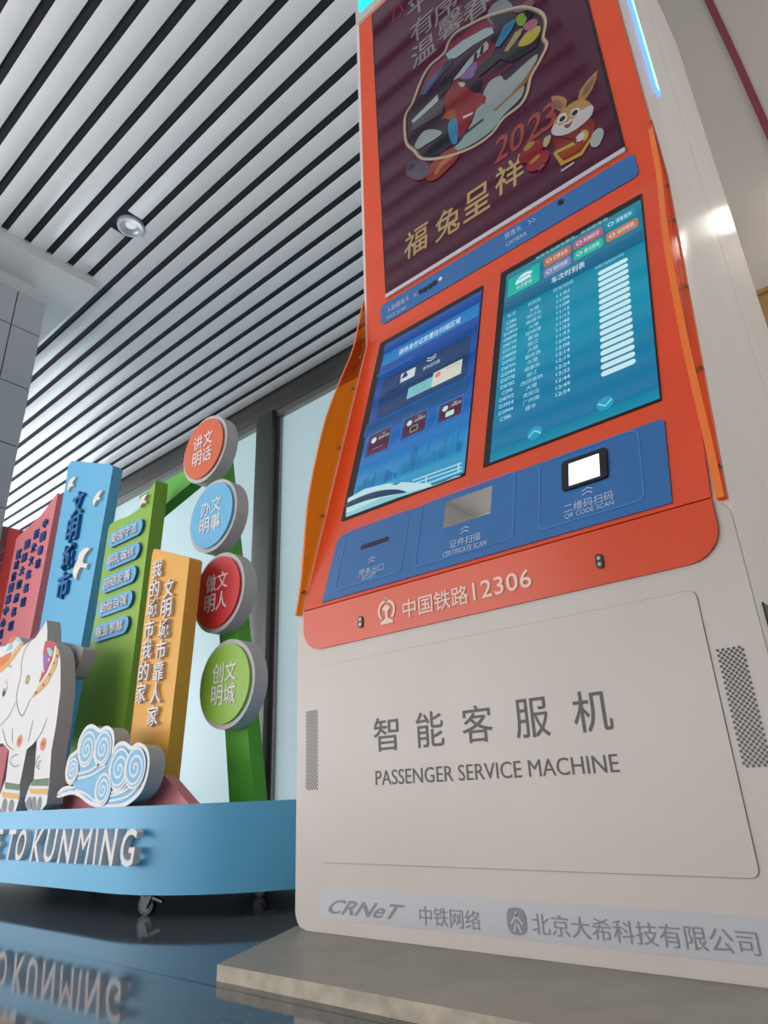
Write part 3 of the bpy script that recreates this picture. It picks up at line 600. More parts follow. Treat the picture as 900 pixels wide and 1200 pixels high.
for (ax, az), sg in zip([(-0.495,0.626),(-0.353,0.631)], (1, -1)):
    s = MB(); s.flat(screen('#16a0c0', .85), circ(ax, az, .016, 20), SM, .0101); s.stroke(screen('#a8e4f0', .9), [(ax-.013, az-sg*.005), (ax, az+sg*.006), (ax+.013, az-sg*.005)], .0025, SM, .0104); s.build('arrow_button', RS)

# ---- blue control strip below the screens
CP = MB()
for pl in ([(-1.006, .386), (-.26, .386), (-.2575, HZ0), (-1.003, HZ0)], [(-1.003, HZ0), (HX0, HZ0), (HX0, HZ1), (-1.0, HZ1)], [(HX1, HZ0), (-.2575, HZ0), (-.256, HZ1), (HX1, HZ1)], [(-1.0, HZ1), (-.256, HZ1), (-.2555, .545), (-.264, .552), (-.985, .549)]):
    CP.prism(BLUEP, pl, SM, 0, .0085)
CP = CP.build('control_panel', M); CP['label'] = 'blue control strip with slot and scanners'
for x0, x1 in ((-.972, -.79), (-.755, -.535), (-.483, -.3)): MB().stroke(OUTLINE, rrect(x0, x1, .405, .553 if x0 < -.5 else .548, .012), .002, SM, .0095, closed=True).build('zone_outline', CP)
(ax, az), (bx, bz) = [(-0.918,0.495),(-0.839,0.495)]
MB().prism(BLACK, rrect(ax, bx, (az+bz)/2-.0055, (az+bz)/2+.0055, .003), SM, 0, .0092).build('receipt_slot', CP)
s = MB()
s.line(BLUETXT, '凭条出口', *[(-0.908,0.420),(-0.839,0.420)], .0175, SM, d=.0095); s.line(BLUETXT, 'RECEIPT', *[(-0.895,0.408),(-0.857,0.411)], .010, SM, d=.0095)
s.build('control_lettering', CP); s = MB(); s.line(BLUETXT, '证件扫描', *[(-0.673,0.423),(-0.604,0.422)], .0175, SM, d=.0095); s.line(BLUETXT, 'CERTIFICATE SCAN', *[(-0.687,0.408),(-0.590,0.407)], .011, SM, d=.0095)
s.build('control_lettering', CP); s = MB(); s.line(BLUETXT, '二维码扫码', *[(-0.436,0.426),(-0.349,0.421)], .0175, SM, d=.0095); s.line(BLUETXT, 'QR CODE SCAN', *[(-0.435,0.412),(-0.349,0.409)], .011, SM, d=.0095)
s.build('control_lettering', CP)
for (ax, az) in [(-0.877,0.452)] + [(-0.641,0.453),(-0.393,0.453)]:
    s = MB()
    for k in (-.006, .002): s.stroke(BLUETXT, [(ax-.009, az+k+.002), (ax, az+k+.007), (ax+.009, az+k+.002)], .002, SM, .0095)
    s.build('chevron_mark', CP)
q = [(-0.438,0.473),(-0.355,0.486),(-0.424,0.479),(-0.368,0.480),(-0.422,0.510),(-0.367,0.512)]
qx0, qx1 = q[0][0], q[1][0]; qz0 = q[0][1]; qz1 = [(-0.436,0.529)][0][1]
MB().prism(BLACK, rrect(qx0, qx1, .468, .531, .006), SM, 0, .013).build('scanner_bezel', CP)
MB().prism(screen('#f4f6ff', 1.6), [(q[2][0], .474), (q[3][0], .474), (q[3][0], .521), (q[2][0], .521)], SM, 0, .0135).build('scanner_window', CP)
# certificate scanner: a real pocket in the console
cx0, cx1, zc0, zc1 = HX0, HX1, HZ0, HZ1
RECESS = mat('recess_grey', '#d6d2ce', .5)
def pocket(dd):
    return MB().extrude(RECESS, [SM(cx0, zc0, .03), SM(cx1, zc0, .03), SM(cx1, zc1, .03), SM(cx0, zc1, .03)], SM(0, .45, -dd)-SM(0, .45, .03))
cut(BODY, pocket(.075))
s = MB(); A0 = [SM(cx0, zc0, .0083), SM(cx1, zc0, .0083), SM(cx1, zc1, .0083), SM(cx0, zc1, .0083)]; 
i0, i1 = cx0+.022, cx1-.004
B0 = [SM(i0, zc0+.022, -.06), SM(i1, zc0+.022, -.06), SM(i1, zc1-.002, -.06), SM(i0, zc1-.002, -.06)]
va = [s.bm.verts.new(p) for p in A0]; vb = [s.bm.verts.new(p) for p in B0]
s.face(RECESS, vb)
for i in range(4): s.face(RECESS, [va[i], va[(i+1) % 4], vb[(i+1) % 4], vb[i]])
s.build('scanner_recess', CP)

# ---- access door, lettering, grilles, nameplate on the plinth
dr = MB(); dr.prism(SEAM, rrect(-1.0158, -.2552, -.1118, .2528, .0117), SM, 0, .003); dr.prism(WHITE, rrect(-1.015, -.256, -.111, .252, .011), SM, 0, .0038)
DR = dr.build('access_door', M)
s = MB(); ch = [(-0.841,0.103),(-0.740,0.104),(-0.641,0.105),(-0.538,0.105),(-0.437,0.104)]
zt = sum(z for x, z in ch)/5
hgt = [(-0.840,0.134),(-0.843,0.074)]; hgt = hgt[0][1]-hgt[1][1]
wid = [(-0.871,0.106),(-0.812,0.105)]; wid = wid[1][0]-wid[0][0]
s.chars(GREYTXT, '智能客服机', [(x, zt) for x, z in ch], wid*1.02, hgt, SM, d=.0045, bold=.004)
pz = [(-0.870,0.017),(-0.869,0.042),(-0.409,0.016)]
s.build('door_lettering', DR); s = MB(); s.text(GREYTXT, 'PASSENGER SERVICE MACHINE', pz[0][0], pz[2][0], pz[0][1], pz[1][1], SM, d=.0045)
s.build('door_lettering', DR)
g0 = [(-0.245,0.164),(-0.214,0.165),(-0.244,0.016)]
for xa, xb, za, zb in ((g0[0][0], g0[1][0], g0[0][1], g0[2][1]), (*[p[0] for p in [(-1.055,0.165),(-1.024,0.165)]], [(-1.055,0.165)][0][1], [(-1.056,0.017)][0][1])):
    s = MB(); nr = 42; nc = 5
    for i in range(nr):
        for j in range(nc):
            x = xa+(xb-xa)*(j+(.5 if i % 2 else 0))/(nc-.5); z = za+(zb-za)*i/(nr-1); s.flat(BLACK, circ(x, z, .0021, 8), SM, .0026)
    s.build('speaker_grille', M)
NP = MB(); n0 = [(-1.015,-0.153),(-1.015,-0.202)]
NP.prism(STICKER, rrect(-1.016, -.225, n0[1][1], n0[0][1]+.001, .006), SM, 0, .0028); NP = NP.build('nameplate', M); NP['label'] = 'long grey nameplate strip'
s = MB(); a = [(-1.003,-0.194),(-0.814,-0.192),(-0.997,-0.171)]; z = (a[0][1]+a[1][1])/2; h = a[2][1]-a[0][1]
s.text(STICKTXT, 'CRNeT', a[0][0], a[1][0], z, z+h, SM, d=.0034, bold=.015, shear=.12)
s.build('nameplate_lettering', NP); s = MB()
a = [(-0.785,-0.196),(-0.667,-0.196),(-0.782,-0.169)]; z = (a[0][1]+a[1][1])/2; h = a[2][1]-a[0][1]; s.text(STICKTXT, '中铁网络', a[0][0], a[1][0], z, z+h, SM, d=.0034)
s.build('nameplate_lettering', NP); s = MB()
a = [(-0.578,-0.193),(-0.274,-0.194),(-0.569,-0.166)]; z = (a[0][1]+a[1][1])/2; h = a[2][1]-a[0][1]; s.text(STICKTXT, '北京大希科技有限公司', a[0][0], a[1][0], z, z+h, SM, d=.0034)
s.build('nameplate_lettering', NP)
s = MB(); (ax, az), = [(-0.603,-0.179)]
s.flat(STICKTXT, rrect(ax-.0165, ax+.0165, az-.0175, az+.0175, .012), SM, .0034)
for pl in ([(0, .013), (0, .002)], [(0, .008), (-.01, -.004)], [(0, .008), (.01, -.004)], [(0, .0), (-.006, -.014)], [(0, .0), (.006, -.014)]):
    s.stroke(STICKER, [(ax+p, az+q) for p, q in pl], .0026, SM, .0037)
s.build('maker_emblem', NP)

# ---- acrylic wings, led strip, header sign, side vent
WING = acrylic('orange_acrylic', '#ff7a08', (1, .5, .1)); WINGE = mat('orange_acrylic_edge', '#e8752a', .3)
outer = [(1.247, 1.40), (1.201, 1.212), (1.160, 1.11), (1.123, 1.021), (1.083, .918), (1.052, .805), (1.026, .69), (1.016, .63), (1.006, .52), (.998, .44), (.985, .372)]
outer = smooth(outer, False, 2)
for xa, xb in ((-1.081, -1.0755), (-.198, -.1865)):
    s = MB(); inn = [(1.0-.002, .372), (1.0-.002, Z1), (Y2-.002, Z2), (Y2-.002, 1.40)] if xa > -1 else [(1.012, .372), (1.012, Z1+.03), (1.259, Z2+.03), (1.259, 1.40)]
    pl = outer + inn
    A = [s.bm.verts.new((xa, yy, zz)) for yy, zz in pl]; B = [s.bm.verts.new((xb, yy, zz)) for yy, zz in pl]; n = len(pl)
    s.face(WING, A); s.face(WING, B[::-1])
    for i in range(n): s.face(WINGE if i < len(outer)-1 else WING, [A[i], B[i], B[(i+1) % n], A[(i+1) % n]])
    W = s.build('side_wing', M); W['label'] = 'orange see-through side wing'
    for t in (.06, .3, .55, .8, .95):
        zz = Z1+t*(Z2-Z1); yy = Y1+t*(Y2-Y1)-.008+(.0 if xa > -1 else .0)
        MB().cyl(STEEL, (xa-.002, yy, zz), (xb+.002, yy, zz), .0035, n=10).build('screw', W)
LED = mat('blue_led_tube', '#2a6cff', .3, emit=3.0, noise=0, emit_col='#2f7dff'); LEDC = mat('led_core', '#9fdcff', .3, emit=3.0, noise=0, emit_col='#86d2ff')
s = MB(); s.box(LED, -.186, -.180, 1.418, 1.452, 1.69, 3.0); s.box(LEDC, -.184, -.178, 1.428, 1.442, 1.70, 2.98); s.build('led_strip', M)
CY = mat('cyan_light_box', '#00c8f0', .3, emit=1.2, noise=0, emit_col='#00bdec')
hs = MB(); hs.prism(WHITE, rrect(-1.062, -.186, 2.70, 3.04, .01), SM, 0, .006); HS = hs.build('header_sign', M)
MB().prism(CY, rrect(-1.044, -.2, 2.748, 3.02, .01), SM, 0, .008).build('light_box', HS)
s = MB(); s.box(mat('dark_vent', '#3c3a3b', .6), -.186, -.182, 1.035, 1.16, -.06, .226)
for k in range(9): s.box(mat('vent_louvre', '#4d4b4b', .5), -.184, -.179, 1.04, 1.155, -.05+.03*k, -.035+.03*k)
s.build('side_vent', M)

# ================================================================== CIVIC DISPLAY STAND
D = thing('display_stand', 'colourful wheeled display stand of tall slogan boards on a rounded blue base', 'display stand', (-2.3, 1.45, FZ))
BASEB = mat('sky_blue_paint', '#62b4de', .42, noise=.03, nscale=5)
bs = MB(); X0, X1, YC, RR = -3.5, -1.75, 1.45, .46
ol = [(X1+RR*math.sin(a), YC-RR*math.cos(a)) for a in [math.pi*i/32 for i in range(33)]] + [(X0-RR*math.sin(a), YC+RR*math.cos(a)) for a in [math.pi*i/32 for i in range(33)]]
bs.extrude(BASEB, [(x, yy, -.196) for x, yy in ol], (0, 0, .195))
BASE = bs.build('base', D); BASE['label'] = 'rounded sky-blue base'
SB = SY(.99); SIDEW = mat('letter_side_grey', '#a9a6aa', .5)
s = MB(); kz0, kz1 = -.1325, -.0425
lx = [p[0] for p in [(-2.342,-0.093),(-2.204,-0.092),(-2.171,-0.091),(-1.617,-0.086)]]; kz1, kz0 = [p[1] for p in [(-2.353,-0.051),(-2.307,-0.134)]]
for wd, xa, xb in (('TO', lx[0], lx[1]), ('KUNMING', lx[2], lx[3]), ('WELCOME', lx[0]-.55, lx[0]-.035)):
    s = MB(); s.letters(WHITELET, wd, xa, xb, kz0, kz1, SB, d=.016, d0=-.002, bold=.012, shear=.16); s.build('base_lettering', BASE)

def board(name, m, poly, y, t, label=None, bev=.006, edge=None):
    s = MB(); s.prism(m, poly, SY(y), -t, 0, edge); o = s.build(name, D, bevel=bev)
    if label: o['label'] = label
    return o
Zb = -.003
def down(p, q): return ext(p, q, Zb)
# red, at the back
p = [(-4.117,1.571),(-4.155,1.058)]; red = [down(*p), p[0], (p[0][0]-.02, p[0][1]+.012), (-4.5, 1.72), (-4.6, Zb)]
RBD = board('slogan_board', mat('red_paint', '#c9302a', .45), red, 1.50, .05, 'red slogan board')
s = MB()
for a in [(-4.375,1.486),(-4.305,1.496)], [(-4.343,1.412),(-4.302,1.412)], [(-4.440,1.460),(-4.345,1.459)]: s.stroke(WHITELET, a, .012, SY(1.50), .006)
s.build('board_lettering', RBD)
# pink
p = [(-3.497,1.598),(-3.546,0.848),(-3.964,1.423),(-3.961,1.009),(-3.965,1.455),(-3.937,1.469),(-3.674,1.519)]
pk = [down(p[0], p[1]), p[0], (p[0][0]-.012, p[0][1]+.003)] + [p[6], p[5], p[4], p[2], down(p[2], (p[3][0]-.012, p[3][1]))]
PKB = board('slogan_board', mat('pink_paint', '#e2868a', .5), pk, 1.43, .055, 'pink slogan board')
NAVY = mat('navy_letter', '#22599e', .45)
cols = ['中国春城', '历史文化名城', '国际大健康名城', '区域性国际中心城市']
ends = [[(-3.584,1.443),(-3.595,1.214)], [(-3.678,1.406),(-3.699,1.024)], [(-3.779,1.373),(-3.806,0.915)], [(-3.872,1.338),(-3.933,0.826)]]
for body_, (a, bq) in zip(cols, ends):
    s = MB()
    n = len(body_)
    if body_[0] == '区': n = 9
    for i, c in enumerate(body_): 
        u = i/(n-1); s.text(NAVY, c, a[0]+(bq[0]-a[0])*u-.0265, a[0]+(bq[0]-a[0])*u+.0265, a[1]+(bq[1]-a[1])*u-.0255, a[1]+(bq[1]-a[1])*u+.0255, SY(1.43), d=.010, d0=-.002, bold=.025)
    s.build('board_lettering', PKB)
# blue
p = [(-3.181,1.548),(-3.213,0.725),(-3.185,1.623),(-3.153,1.636),(-2.737,1.465),(-2.704,1.439),(-2.776,0.670)]
bl = [down(p[5], p[6]), p[5], p[4], p[3], p[2], p[0], down(p[0], p[1])]
BLB = board('slogan_board', mat('light_blue_paint', '#5fb0da', .5), bl, 1.33, .048, 'tall light-blue slogan board')
DBLUE = mat('deep_blue_letter', '#136299', .45); S3 = SY(1.33)
s = MB(); s.chars(DBLUE, '文明城市', [(-2.981,1.341),(-2.999,1.213),(-3.002,1.076),(-3.008,0.941)], .112, .128, S3, d=.016, d0=-.002, bold=.02); s.build('board_lettering', BLB)
BIRD = mat('white_bird', '#e6ded4', .5)
def bird(poly, y, parent): MB().prism(BIRD, poly, SY(y), -.002, .014).build('bird_cutout', parent)
bird([(-3.050,1.504),(-3.077,1.511),(-3.103,1.508),(-3.116,1.499),(-3.121,1.481),(-3.119,1.464),(-3.110,1.442),(-3.102,1.452),(-3.092,1.461),(-3.082,1.463),(-3.065,1.458),(-3.054,1.464),(-3.065,1.469),(-3.075,1.477),(-3.068,1.488),(-3.052,1.495)], 1.33, BLB)
bird([(-2.749,1.332),(-2.773,1.337),(-2.795,1.334),(-2.809,1.326),(-2.825,1.312),(-2.826,1.297),(-2.812,1.271),(-2.806,1.282),(-2.796,1.292),(-2.786,1.296),(-2.771,1.290),(-2.757,1.297),(-2.772,1.303),(-2.776,1.311),(-2.766,1.319),(-2.754,1.326)], 1.33, BLB)
bird([(-2.789,1.061),(-2.817,1.072),(-2.848,1.077),(-2.880,1.068),(-2.893,1.053),(-2.892,1.033),(-2.913,1.017),(-2.925,0.992),(-2.921,0.970),(-2.886,0.937),(-2.883,0.958),(-2.872,0.978),(-2.857,0.990),(-2.819,0.979),(-2.805,0.968),(-2.796,0.985),(-2.796,0.993),(-2.830,1.000),(-2.845,1.015),(-2.840,1.032),(-2.824,1.047)], 1.33, BLB)
# green
p = [(-2.182,1.133),(-2.220,0.254),(-2.512,1.056),(-2.526,0.700),(-2.582,0.226),(-2.502,1.073),(-2.457,1.078),(-2.363,1.069),(-2.289,1.076),(-2.230,1.120),(-2.185,1.171)]
gr = [down(p[0], p[1]), p[0], p[10], p[9], p[8], p[7], p[6], p[5], p[2], p[3], down(p[3], p[4])]
GRB = board('slogan_board', mat('lime_green_paint', '#86b23a', .5), gr, 1.25, .056, 'lime-green slogan board with five blue pills')
bird([(-2.209,1.113),(-2.228,1.115),(-2.247,1.112),(-2.256,1.103),(-2.263,1.092),(-2.264,1.082),(-2.251,1.070),(-2.246,1.080),(-2.235,1.083),(-2.219,1.077),(-2.210,1.082),(-2.223,1.089),(-2.229,1.095),(-2.224,1.103)], 1.25, GRB)
PILL = mat('pill_blue', '#5aa9d8', .45)
for nm, q in zip(['爱国守法', '明礼诚信', '团结友善', '勤俭自强', '敬业奉献'], ([(-2.474,0.979),(-2.224,0.999)], [(-2.476,0.883),(-2.227,0.904)], [(-2.485,0.789),(-2.234,0.814)], [(-2.492,0.693),(-2.241,0.720)], [(-2.501,0.597),(-2.248,0.627)])):
    zc = (q[0][1]+q[1][1])/2; x0, x1 = q[0][0], q[1][0]; s = MB(); s.prism(PILL, rrect(x0, x1, zc-.0335, zc+.0335, .033, 8), SY(1.25), -.002, .012, DBLUE); s.build('pill_plate', GRB)
    s = MB(); s.text(WHITELET, nm, x0+.12*(x1-x0), x1-.12*(x1-x0), zc-.021, zc+.021, SY(1.25), d=.018, d0=.011); s.build('pill_lettering', GRB)
# yellow
p = [(-2.033,0.802),(-2.053,0.185),(-2.026,0.822),(-2.015,0.822),(-1.813,0.741),(-1.802,0.731),(-1.838,0.133)]
ye = [down(p[5], p[6]), p[5], p[4], p[3], p[2], p[0], down(p[0], p[1])]
YEB = board('slogan_board', mat('amber_paint', '#e6a83e', .5), ye, 1.18, .05, 'amber slogan board')
s = MB(); S4 = SY(1.18)
a, bq = [(-1.973,0.736),(-1.998,0.329)]; n = 7
for i, c in enumerate('我的城市我的家'): s.text(WHITELET, c, a[0]+(bq[0]-a[0])*i/(n-1)-.029, a[0]+(bq[0]-a[0])*i/(n-1)+.029, a[1]+(bq[1]-a[1])*i/(n-1)-.031, a[1]+(bq[1]-a[1])*i/(n-1)+.031, S4, d=.012, d0=-.002, bold=.008)
a, bq = [(-1.891,0.650),(-1.918,0.252)]; n = 8
for i, c in enumerate('文明城市靠人家'): s.text(WHITELET, c, a[0]+(bq[0]-a[0])*i/6-.029, a[0]+(bq[0]-a[0])*i/6+.029, a[1]+(bq[1]-a[1])*i/6-.031, a[1]+(bq[1]-a[1])*i/6+.031, S4, d=.012, d0=-.002, bold=.008)
s.build('board_lettering', YEB)
# green arch: slanting post and beam
GA = mat('leaf_green_paint', '#4fa52e', .5)
ya = 1.34; cs = [(-1.493, .948), (-1.432, .72), (-1.386, .494), (-1.334, .259)]
a = [(-1.744,0.008),(-1.631,0.005),(-1.889,0.790),(-1.791,0.766)]
s = MB(); tl = ext(a[0], a[2], 1.27); tr = ext(a[1], a[3], 1.27); s.prism(GA, [(a[0][0], Zb), (a[1][0], Zb), tr, tl], SY(ya), -.05, 0); s.build('arch_post', D)
q = [(-2.249,1.220),(-2.096,1.224),(-2.233,1.112),(-2.053,1.153)]
s = MB(); e0 = ((q[0][0]-.2), q[0][1]-.2*(q[1][1]-q[0][1])/(q[1][0]-q[0][0])); e1 = ((q[2][0]-.2), q[2][1]-.2*(q[3][1]-q[2][1])/(q[3][0]-q[2][0]))
s.prism(GA, [e1, (q[3][0]+.04, q[3][1]+.04*(q[3][1]-q[2][1])/(q[3][0]-q[2][0])), (q[1][0]+.07, q[1][1]+.07*(q[1][1]-q[0][1])/(q[1][0]-q[0][0])), e0], SY(ya-.002), -.05, 0); s.build('arch_beam', D)
yc = 1.29; R = .1045
for (cx, cz), c, nm, lb in zip(cs, ('#d25c32', '#5fb0dc', '#c81e2a', '#8cb83c'), ('讲文明话', '办文明事', '做文明人', '创文明城'), ('orange', 'light-blue', 'red', 'green')):
    X, Zc = cx*yc, cz*yc; rr_ = R*yc
    s = MB(); s.prism(SIGNGREY, circ(X, Zc, rr_, 56), SY(yc), -.05, 0); G = s.build('round_sign', D); G['label'] = lb+' round slogan sign'
    f = MB(); f.prism(mat('disc_'+lb, c, .45), circ(X, Zc, rr_*.89, 56), SY(yc), -.001, .008); f.build('sign_face', G)
    s = MB(); h = .047; o_ = .0265*yc
    s.chars(WHITELET, nm, [(X-.031, Zc+.034), (X+.031, Zc+.034), (X-.031, Zc-.034), (X+.031, Zc-.034)], .056, .06, SY(yc), d=.0105, d0=.007, bold=.003); s.build('sign_lettering', G)
# pink hill
h = [(-2.414,-0.009),(-2.392,0.035),(-2.335,0.116),(-2.252,0.107),(-2.123,0.027),(-1.926,0.015),(-1.840,0.031),(-1.803,0.069),(-1.766,0.075),(-1.740,0.067),(-1.704,0.046),(-1.624,0.001)]
h = [(h[0][0], Zb)] + smooth(h[1:-1], False, 3) + [(h[-1][0], Zb)]
board('hill_cutout', mat('rose_paint', '#d97f86', .5), h, 1.12, .035, 'rose-pink hill cutout', .003)
# cloud
ye_ = 1.04; SC = SY(ye_)
c = [(-2.191,0.037),(-2.172,0.052),(-2.147,0.057),(-2.091,0.062),(-2.135,0.074),(-2.156,0.101),(-2.147,0.143),(-2.102,0.160),(-2.098,0.189),(-2.070,0.220),(-2.032,0.226),(-1.997,0.213),(-1.977,0.208),(-1.944,0.214),(-1.911,0.200),(-1.896,0.174),(-1.894,0.141),(-1.873,0.160),(-1.835,0.162),(-1.798,0.147),(-1.765,0.154),(-1.727,0.142),(-1.707,0.119),(-1.704,0.086),(-1.717,0.051),(-1.744,0.026),(-1.799,0.005),(-1.859,0.001),(-1.931,0.004),(-1.992,0.014),(-2.052,0.035),(-2.102,0.044),(-2.142,0.041)]
CLW = mat('cloud_white', '#e2dedd', .5); CLB = mat('cloud_blue', '#6db4dc', .5)
s = MB(); s.prism(CLW, smooth(c, True, 3), SC, -.05, 0, SIGNGREY); CL = s.build('cloud_cutout', D); CL['label'] = 'white cloud cutout with blue swirls'
s = MB(); K = .00256*.93
cc = [(-2.045,0.161),(-1.951,0.156),(-2.115,0.104),(-1.845,0.095),(-1.764,0.094),(-1.920,0.046)]
def spiral(cx, cz, r, turns=2.6, sgn=1, n=60): return [(cx+sgn*r*(1-.93*i/n)*math.cos(1.9+2*math.pi*turns*i/n), cz+r*(1-.93*i/n)*math.sin(1.9+2*math.pi*turns*i/n)) for i in range(n+1)]
cen = (sum(a for a, b in c)/len(c), sum(b for a, b in c)/len(c))
s.flat(CLB, smooth(c, True, 3), SC, .0008); s.stroke(CLW, smooth(c, True, 3), .011, SC, .0012, closed=True)
for k, ((x, z), r_) in enumerate(zip(cc, (.048, .046, .034, .052, .05, .040))):
    s.flat(CLB, circ(x, z, r_*1.0, 36), SC, .0016+.0006*k); s.stroke(CLW, circ(x, z, r_*1.0, 36), .0062, SC, .0018+.0006*k, closed=True)
for k, ((x, z), r_) in enumerate(zip(cc, (.048, .046, .034, .052, .05, .040))): s.stroke(CLW, spiral(x, z, r_*.98, 2.3), .0062, SC, .0019+.0006*k)
for L in ([(-2.080,0.094),(-2.007,0.100),(-1.944,0.120)], [(-2.076,0.081),(-1.996,0.087),(-1.919,0.108)], [(-1.886,0.027),(-1.806,0.038),(-1.733,0.071)], [(-1.883,0.015),(-1.790,0.024),(-1.724,0.058)], [(-1.881,0.037),(-1.820,0.041),(-1.791,0.064)], [(-2.080,0.050),(-2.014,0.037),(-1.955,0.015)]): s.stroke(CLW, smooth(L, False, 4), .0065, SC, .0024)
s.build('swirl_pattern', CL)
# elephant
EW = mat('elephant_white', '#dcdadb', .5); yE = 1.03; SE = SY(yE)
AX = onx = [(-2.872,0.461)][0][0]
half = [(-2.819,0.591),(-2.767,0.586),(-2.677,0.606),(-2.623,0.579),(-2.603,0.560),(-2.512,0.573),(-2.470,0.599),(-2.440,0.625),(-2.420,0.584),(-2.409,0.545),(-2.339,0.519),(-2.307,0.494),(-2.284,0.459),(-2.253,0.359),(-2.248,0.248),(-2.255,0.170),(-2.236,0.062),(-2.237,0.015),(-2.271,-0.005),(-2.358,0.000),(-2.391,0.029),(-2.372,0.072),(-2.348,0.090),(-2.370,0.214),(-2.402,0.198),(-2.435,0.187),(-2.438,0.160),(-2.446,0.080),(-2.431,0.041),(-2.447,-0.004),(-2.549,-0.003),(-2.596,0.034),(-2.571,0.085),(-2.560,0.099),(-2.572,0.193),(-2.636,0.221)]
poly = half + [(2*AX-x, z) for x, z in half[::-1]]
s = MB(); s.prism(EW, poly, SE, -.05, 0, SIGNGREY); EL = s.build('elephant_cutout', D); EL['label'] = 'white cartoon elephant cutout with a red saddlecloth'
INK = mat('thin_ink', '#6c6a70', .6)
def both(fn):
    fn(lambda P: P); fn(lambda P: [(2*AX-x, z) for x, z in P])
def pm(name, parts, d=.001, each=0):
    if each:
        for k in range(0, len(parts), each): pm(name, parts[k:k+each], d)
        return
    def go(f):
        s = MB()
        for i, (m, pl) in enumerate(parts): s.flat(m, f(pl), SE, d+.0002*i)
        s.build(name, EL)
    both(go)
RED = mat('saddle_red', '#b8283a', .5); GOLDP = mat('gold_paint', '#d8a040', .45); GREENP = mat('dark_green_paint', '#3f6a3c', .5); PURP = mat('purple_paint', '#8a4a9a', .5); AQUA = mat('aqua_paint', '#8cc4d4', .5); NAIL = mat('grey_nail', '#77777c', .5); ORP2 = mat('orange_paint', '#d8702c', .5); BLK = mat('black_ink', '#1c1a1e', .5)
pm('saddlecloth', [(RED, [(-2.422,0.546),(-2.368,0.539),(-2.325,0.520),(-2.329,0.494),(-2.361,0.441),(-2.415,0.402),(-2.421,0.407),(-2.402,0.451),(-2.426,0.509)]), (GOLDP, [(-2.338,0.517),(-2.302,0.494),(-2.305,0.444),(-2.352,0.390),(-2.419,0.365),(-2.463,0.356),(-2.426,0.384),(-2.364,0.426),(-2.337,0.468)]),
 (CLW, [(-2.338,0.517),(-2.326,0.511),(-2.328,0.467),(-2.356,0.425),(-2.418,0.387),(-2.430,0.383),(-2.370,0.431),(-2.342,0.473)]), (PURP, smooth([(-2.418,0.496),(-2.376,0.486),(-2.371,0.458),(-2.395,0.442)])), (AQUA, smooth([(-2.396,0.516),(-2.373,0.515),(-2.348,0.497),(-2.354,0.482),(-2.379,0.494)])),
 (BLK, circ(*[(-2.324,0.455)][0], .005, 8)), (BLK, circ(*[(-2.346,0.420)][0], .005, 8)), (BLK, circ(*[(-2.381,0.390)][0], .005, 8)), (BLK, circ(*[(-2.311,0.478)][0], .005, 8)), (BLK, circ(*[(-2.429,0.370)][0], .005, 8)),
 (CLW, circ(*[(-2.365,0.472)][0], .006, 8)), (CLW, circ(*[(-2.390,0.439)][0], .006, 8))])
pm('headband', [(GOLDP, [(-2.802,0.503),(-2.727,0.518),(-2.670,0.548),(-2.614,0.577),(-2.599,0.568),(-2.646,0.535),(-2.702,0.506),(-2.772,0.482)]), (ORP2, [(-2.831,0.546),(-2.769,0.546),(-2.693,0.555),(-2.709,0.524),(-2.782,0.504),(-2.813,0.505)]), (AQUA, smooth([(-2.750,0.562),(-2.725,0.587),(-2.701,0.576),(-2.717,0.555)])), (AQUA, smooth([(-2.675,0.598),(-2.647,0.599),(-2.632,0.586),(-2.655,0.583)])), (ORP2, smooth([(-2.745,0.599),(-2.705,0.611),(-2.681,0.601),(-2.721,0.588)])), (CLW, [(-2.829,0.566),(-2.775,0.560),(-2.694,0.560),(-2.627,0.585),(-2.620,0.580),(-2.681,0.551),(-2.766,0.550),(-2.826,0.559)])])
pm('rosette', [(mat('olive_paint', '#8a9a5a', .5), circ(*[(-2.517,0.426)][0], .017, 16)), (GOLDP, circ(*[(-2.517,0.426)][0], .008, 10)),
 (ORP2, circ(*[(-2.501,0.219)][0], .02, 16)), (RED, circ(*[(-2.501,0.219)][0], .008, 10)), (ORP2, circ(*[(-2.319,0.195)][0], .02, 16)), (RED, circ(*[(-2.319,0.195)][0], .008, 10))], each=2)
pm('eye', [(INK, circ(*[(-2.702,0.416)][0], .0185, 18, .028)), (CLW, circ(*[(-2.702,0.416)][0], .0165, 18, .026)), (BLK, circ(*[(-2.701,0.404)][0], .012, 16, .016)), (CLW, circ(*[(-2.698,0.412)][0], .004, 8))])
pm('ankle_band', [(GREENP, [(-2.559,0.091),(-2.445,0.080),(-2.442,0.061),(-2.553,0.070)]), ])
pm('ankle_band', [(GREENP, [(-2.352,0.090),(-2.245,0.090),(-2.240,0.067),(-2.361,0.072)])])
pm('anklet', [(GOLDP, [(-2.576,0.062),(-2.439,0.051),(-2.435,0.035),(-2.561,0.043)])])
pm('anklet', [(GOLDP, [(-2.368,0.064),(-2.238,0.059),(-2.237,0.042),(-2.356,0.049)])])
pm('toenail', [(NAIL, smooth([(-2.376,0.012),(-2.371,0.034),(-2.346,0.038),(-2.334,0.011),(-2.346,0.002)])), (NAIL, smooth([(-2.339,0.012),(-2.331,0.039),(-2.312,0.032),(-2.304,0.000),(-2.321,-0.002)])), (NAIL, smooth([(-2.299,0.005),(-2.292,0.036),(-2.273,0.031),(-2.271,0.005),(-2.283,-0.003)])), (NAIL, smooth([(-2.554,0.010),(-2.549,0.039),(-2.523,0.032),(-2.516,0.004),(-2.537,-0.002)])), (NAIL, smooth([(-2.501,0.007),(-2.496,0.034),(-2.468,0.028),(-2.466,0.003),(-2.483,-0.003)]))], each=1)
s = MB()
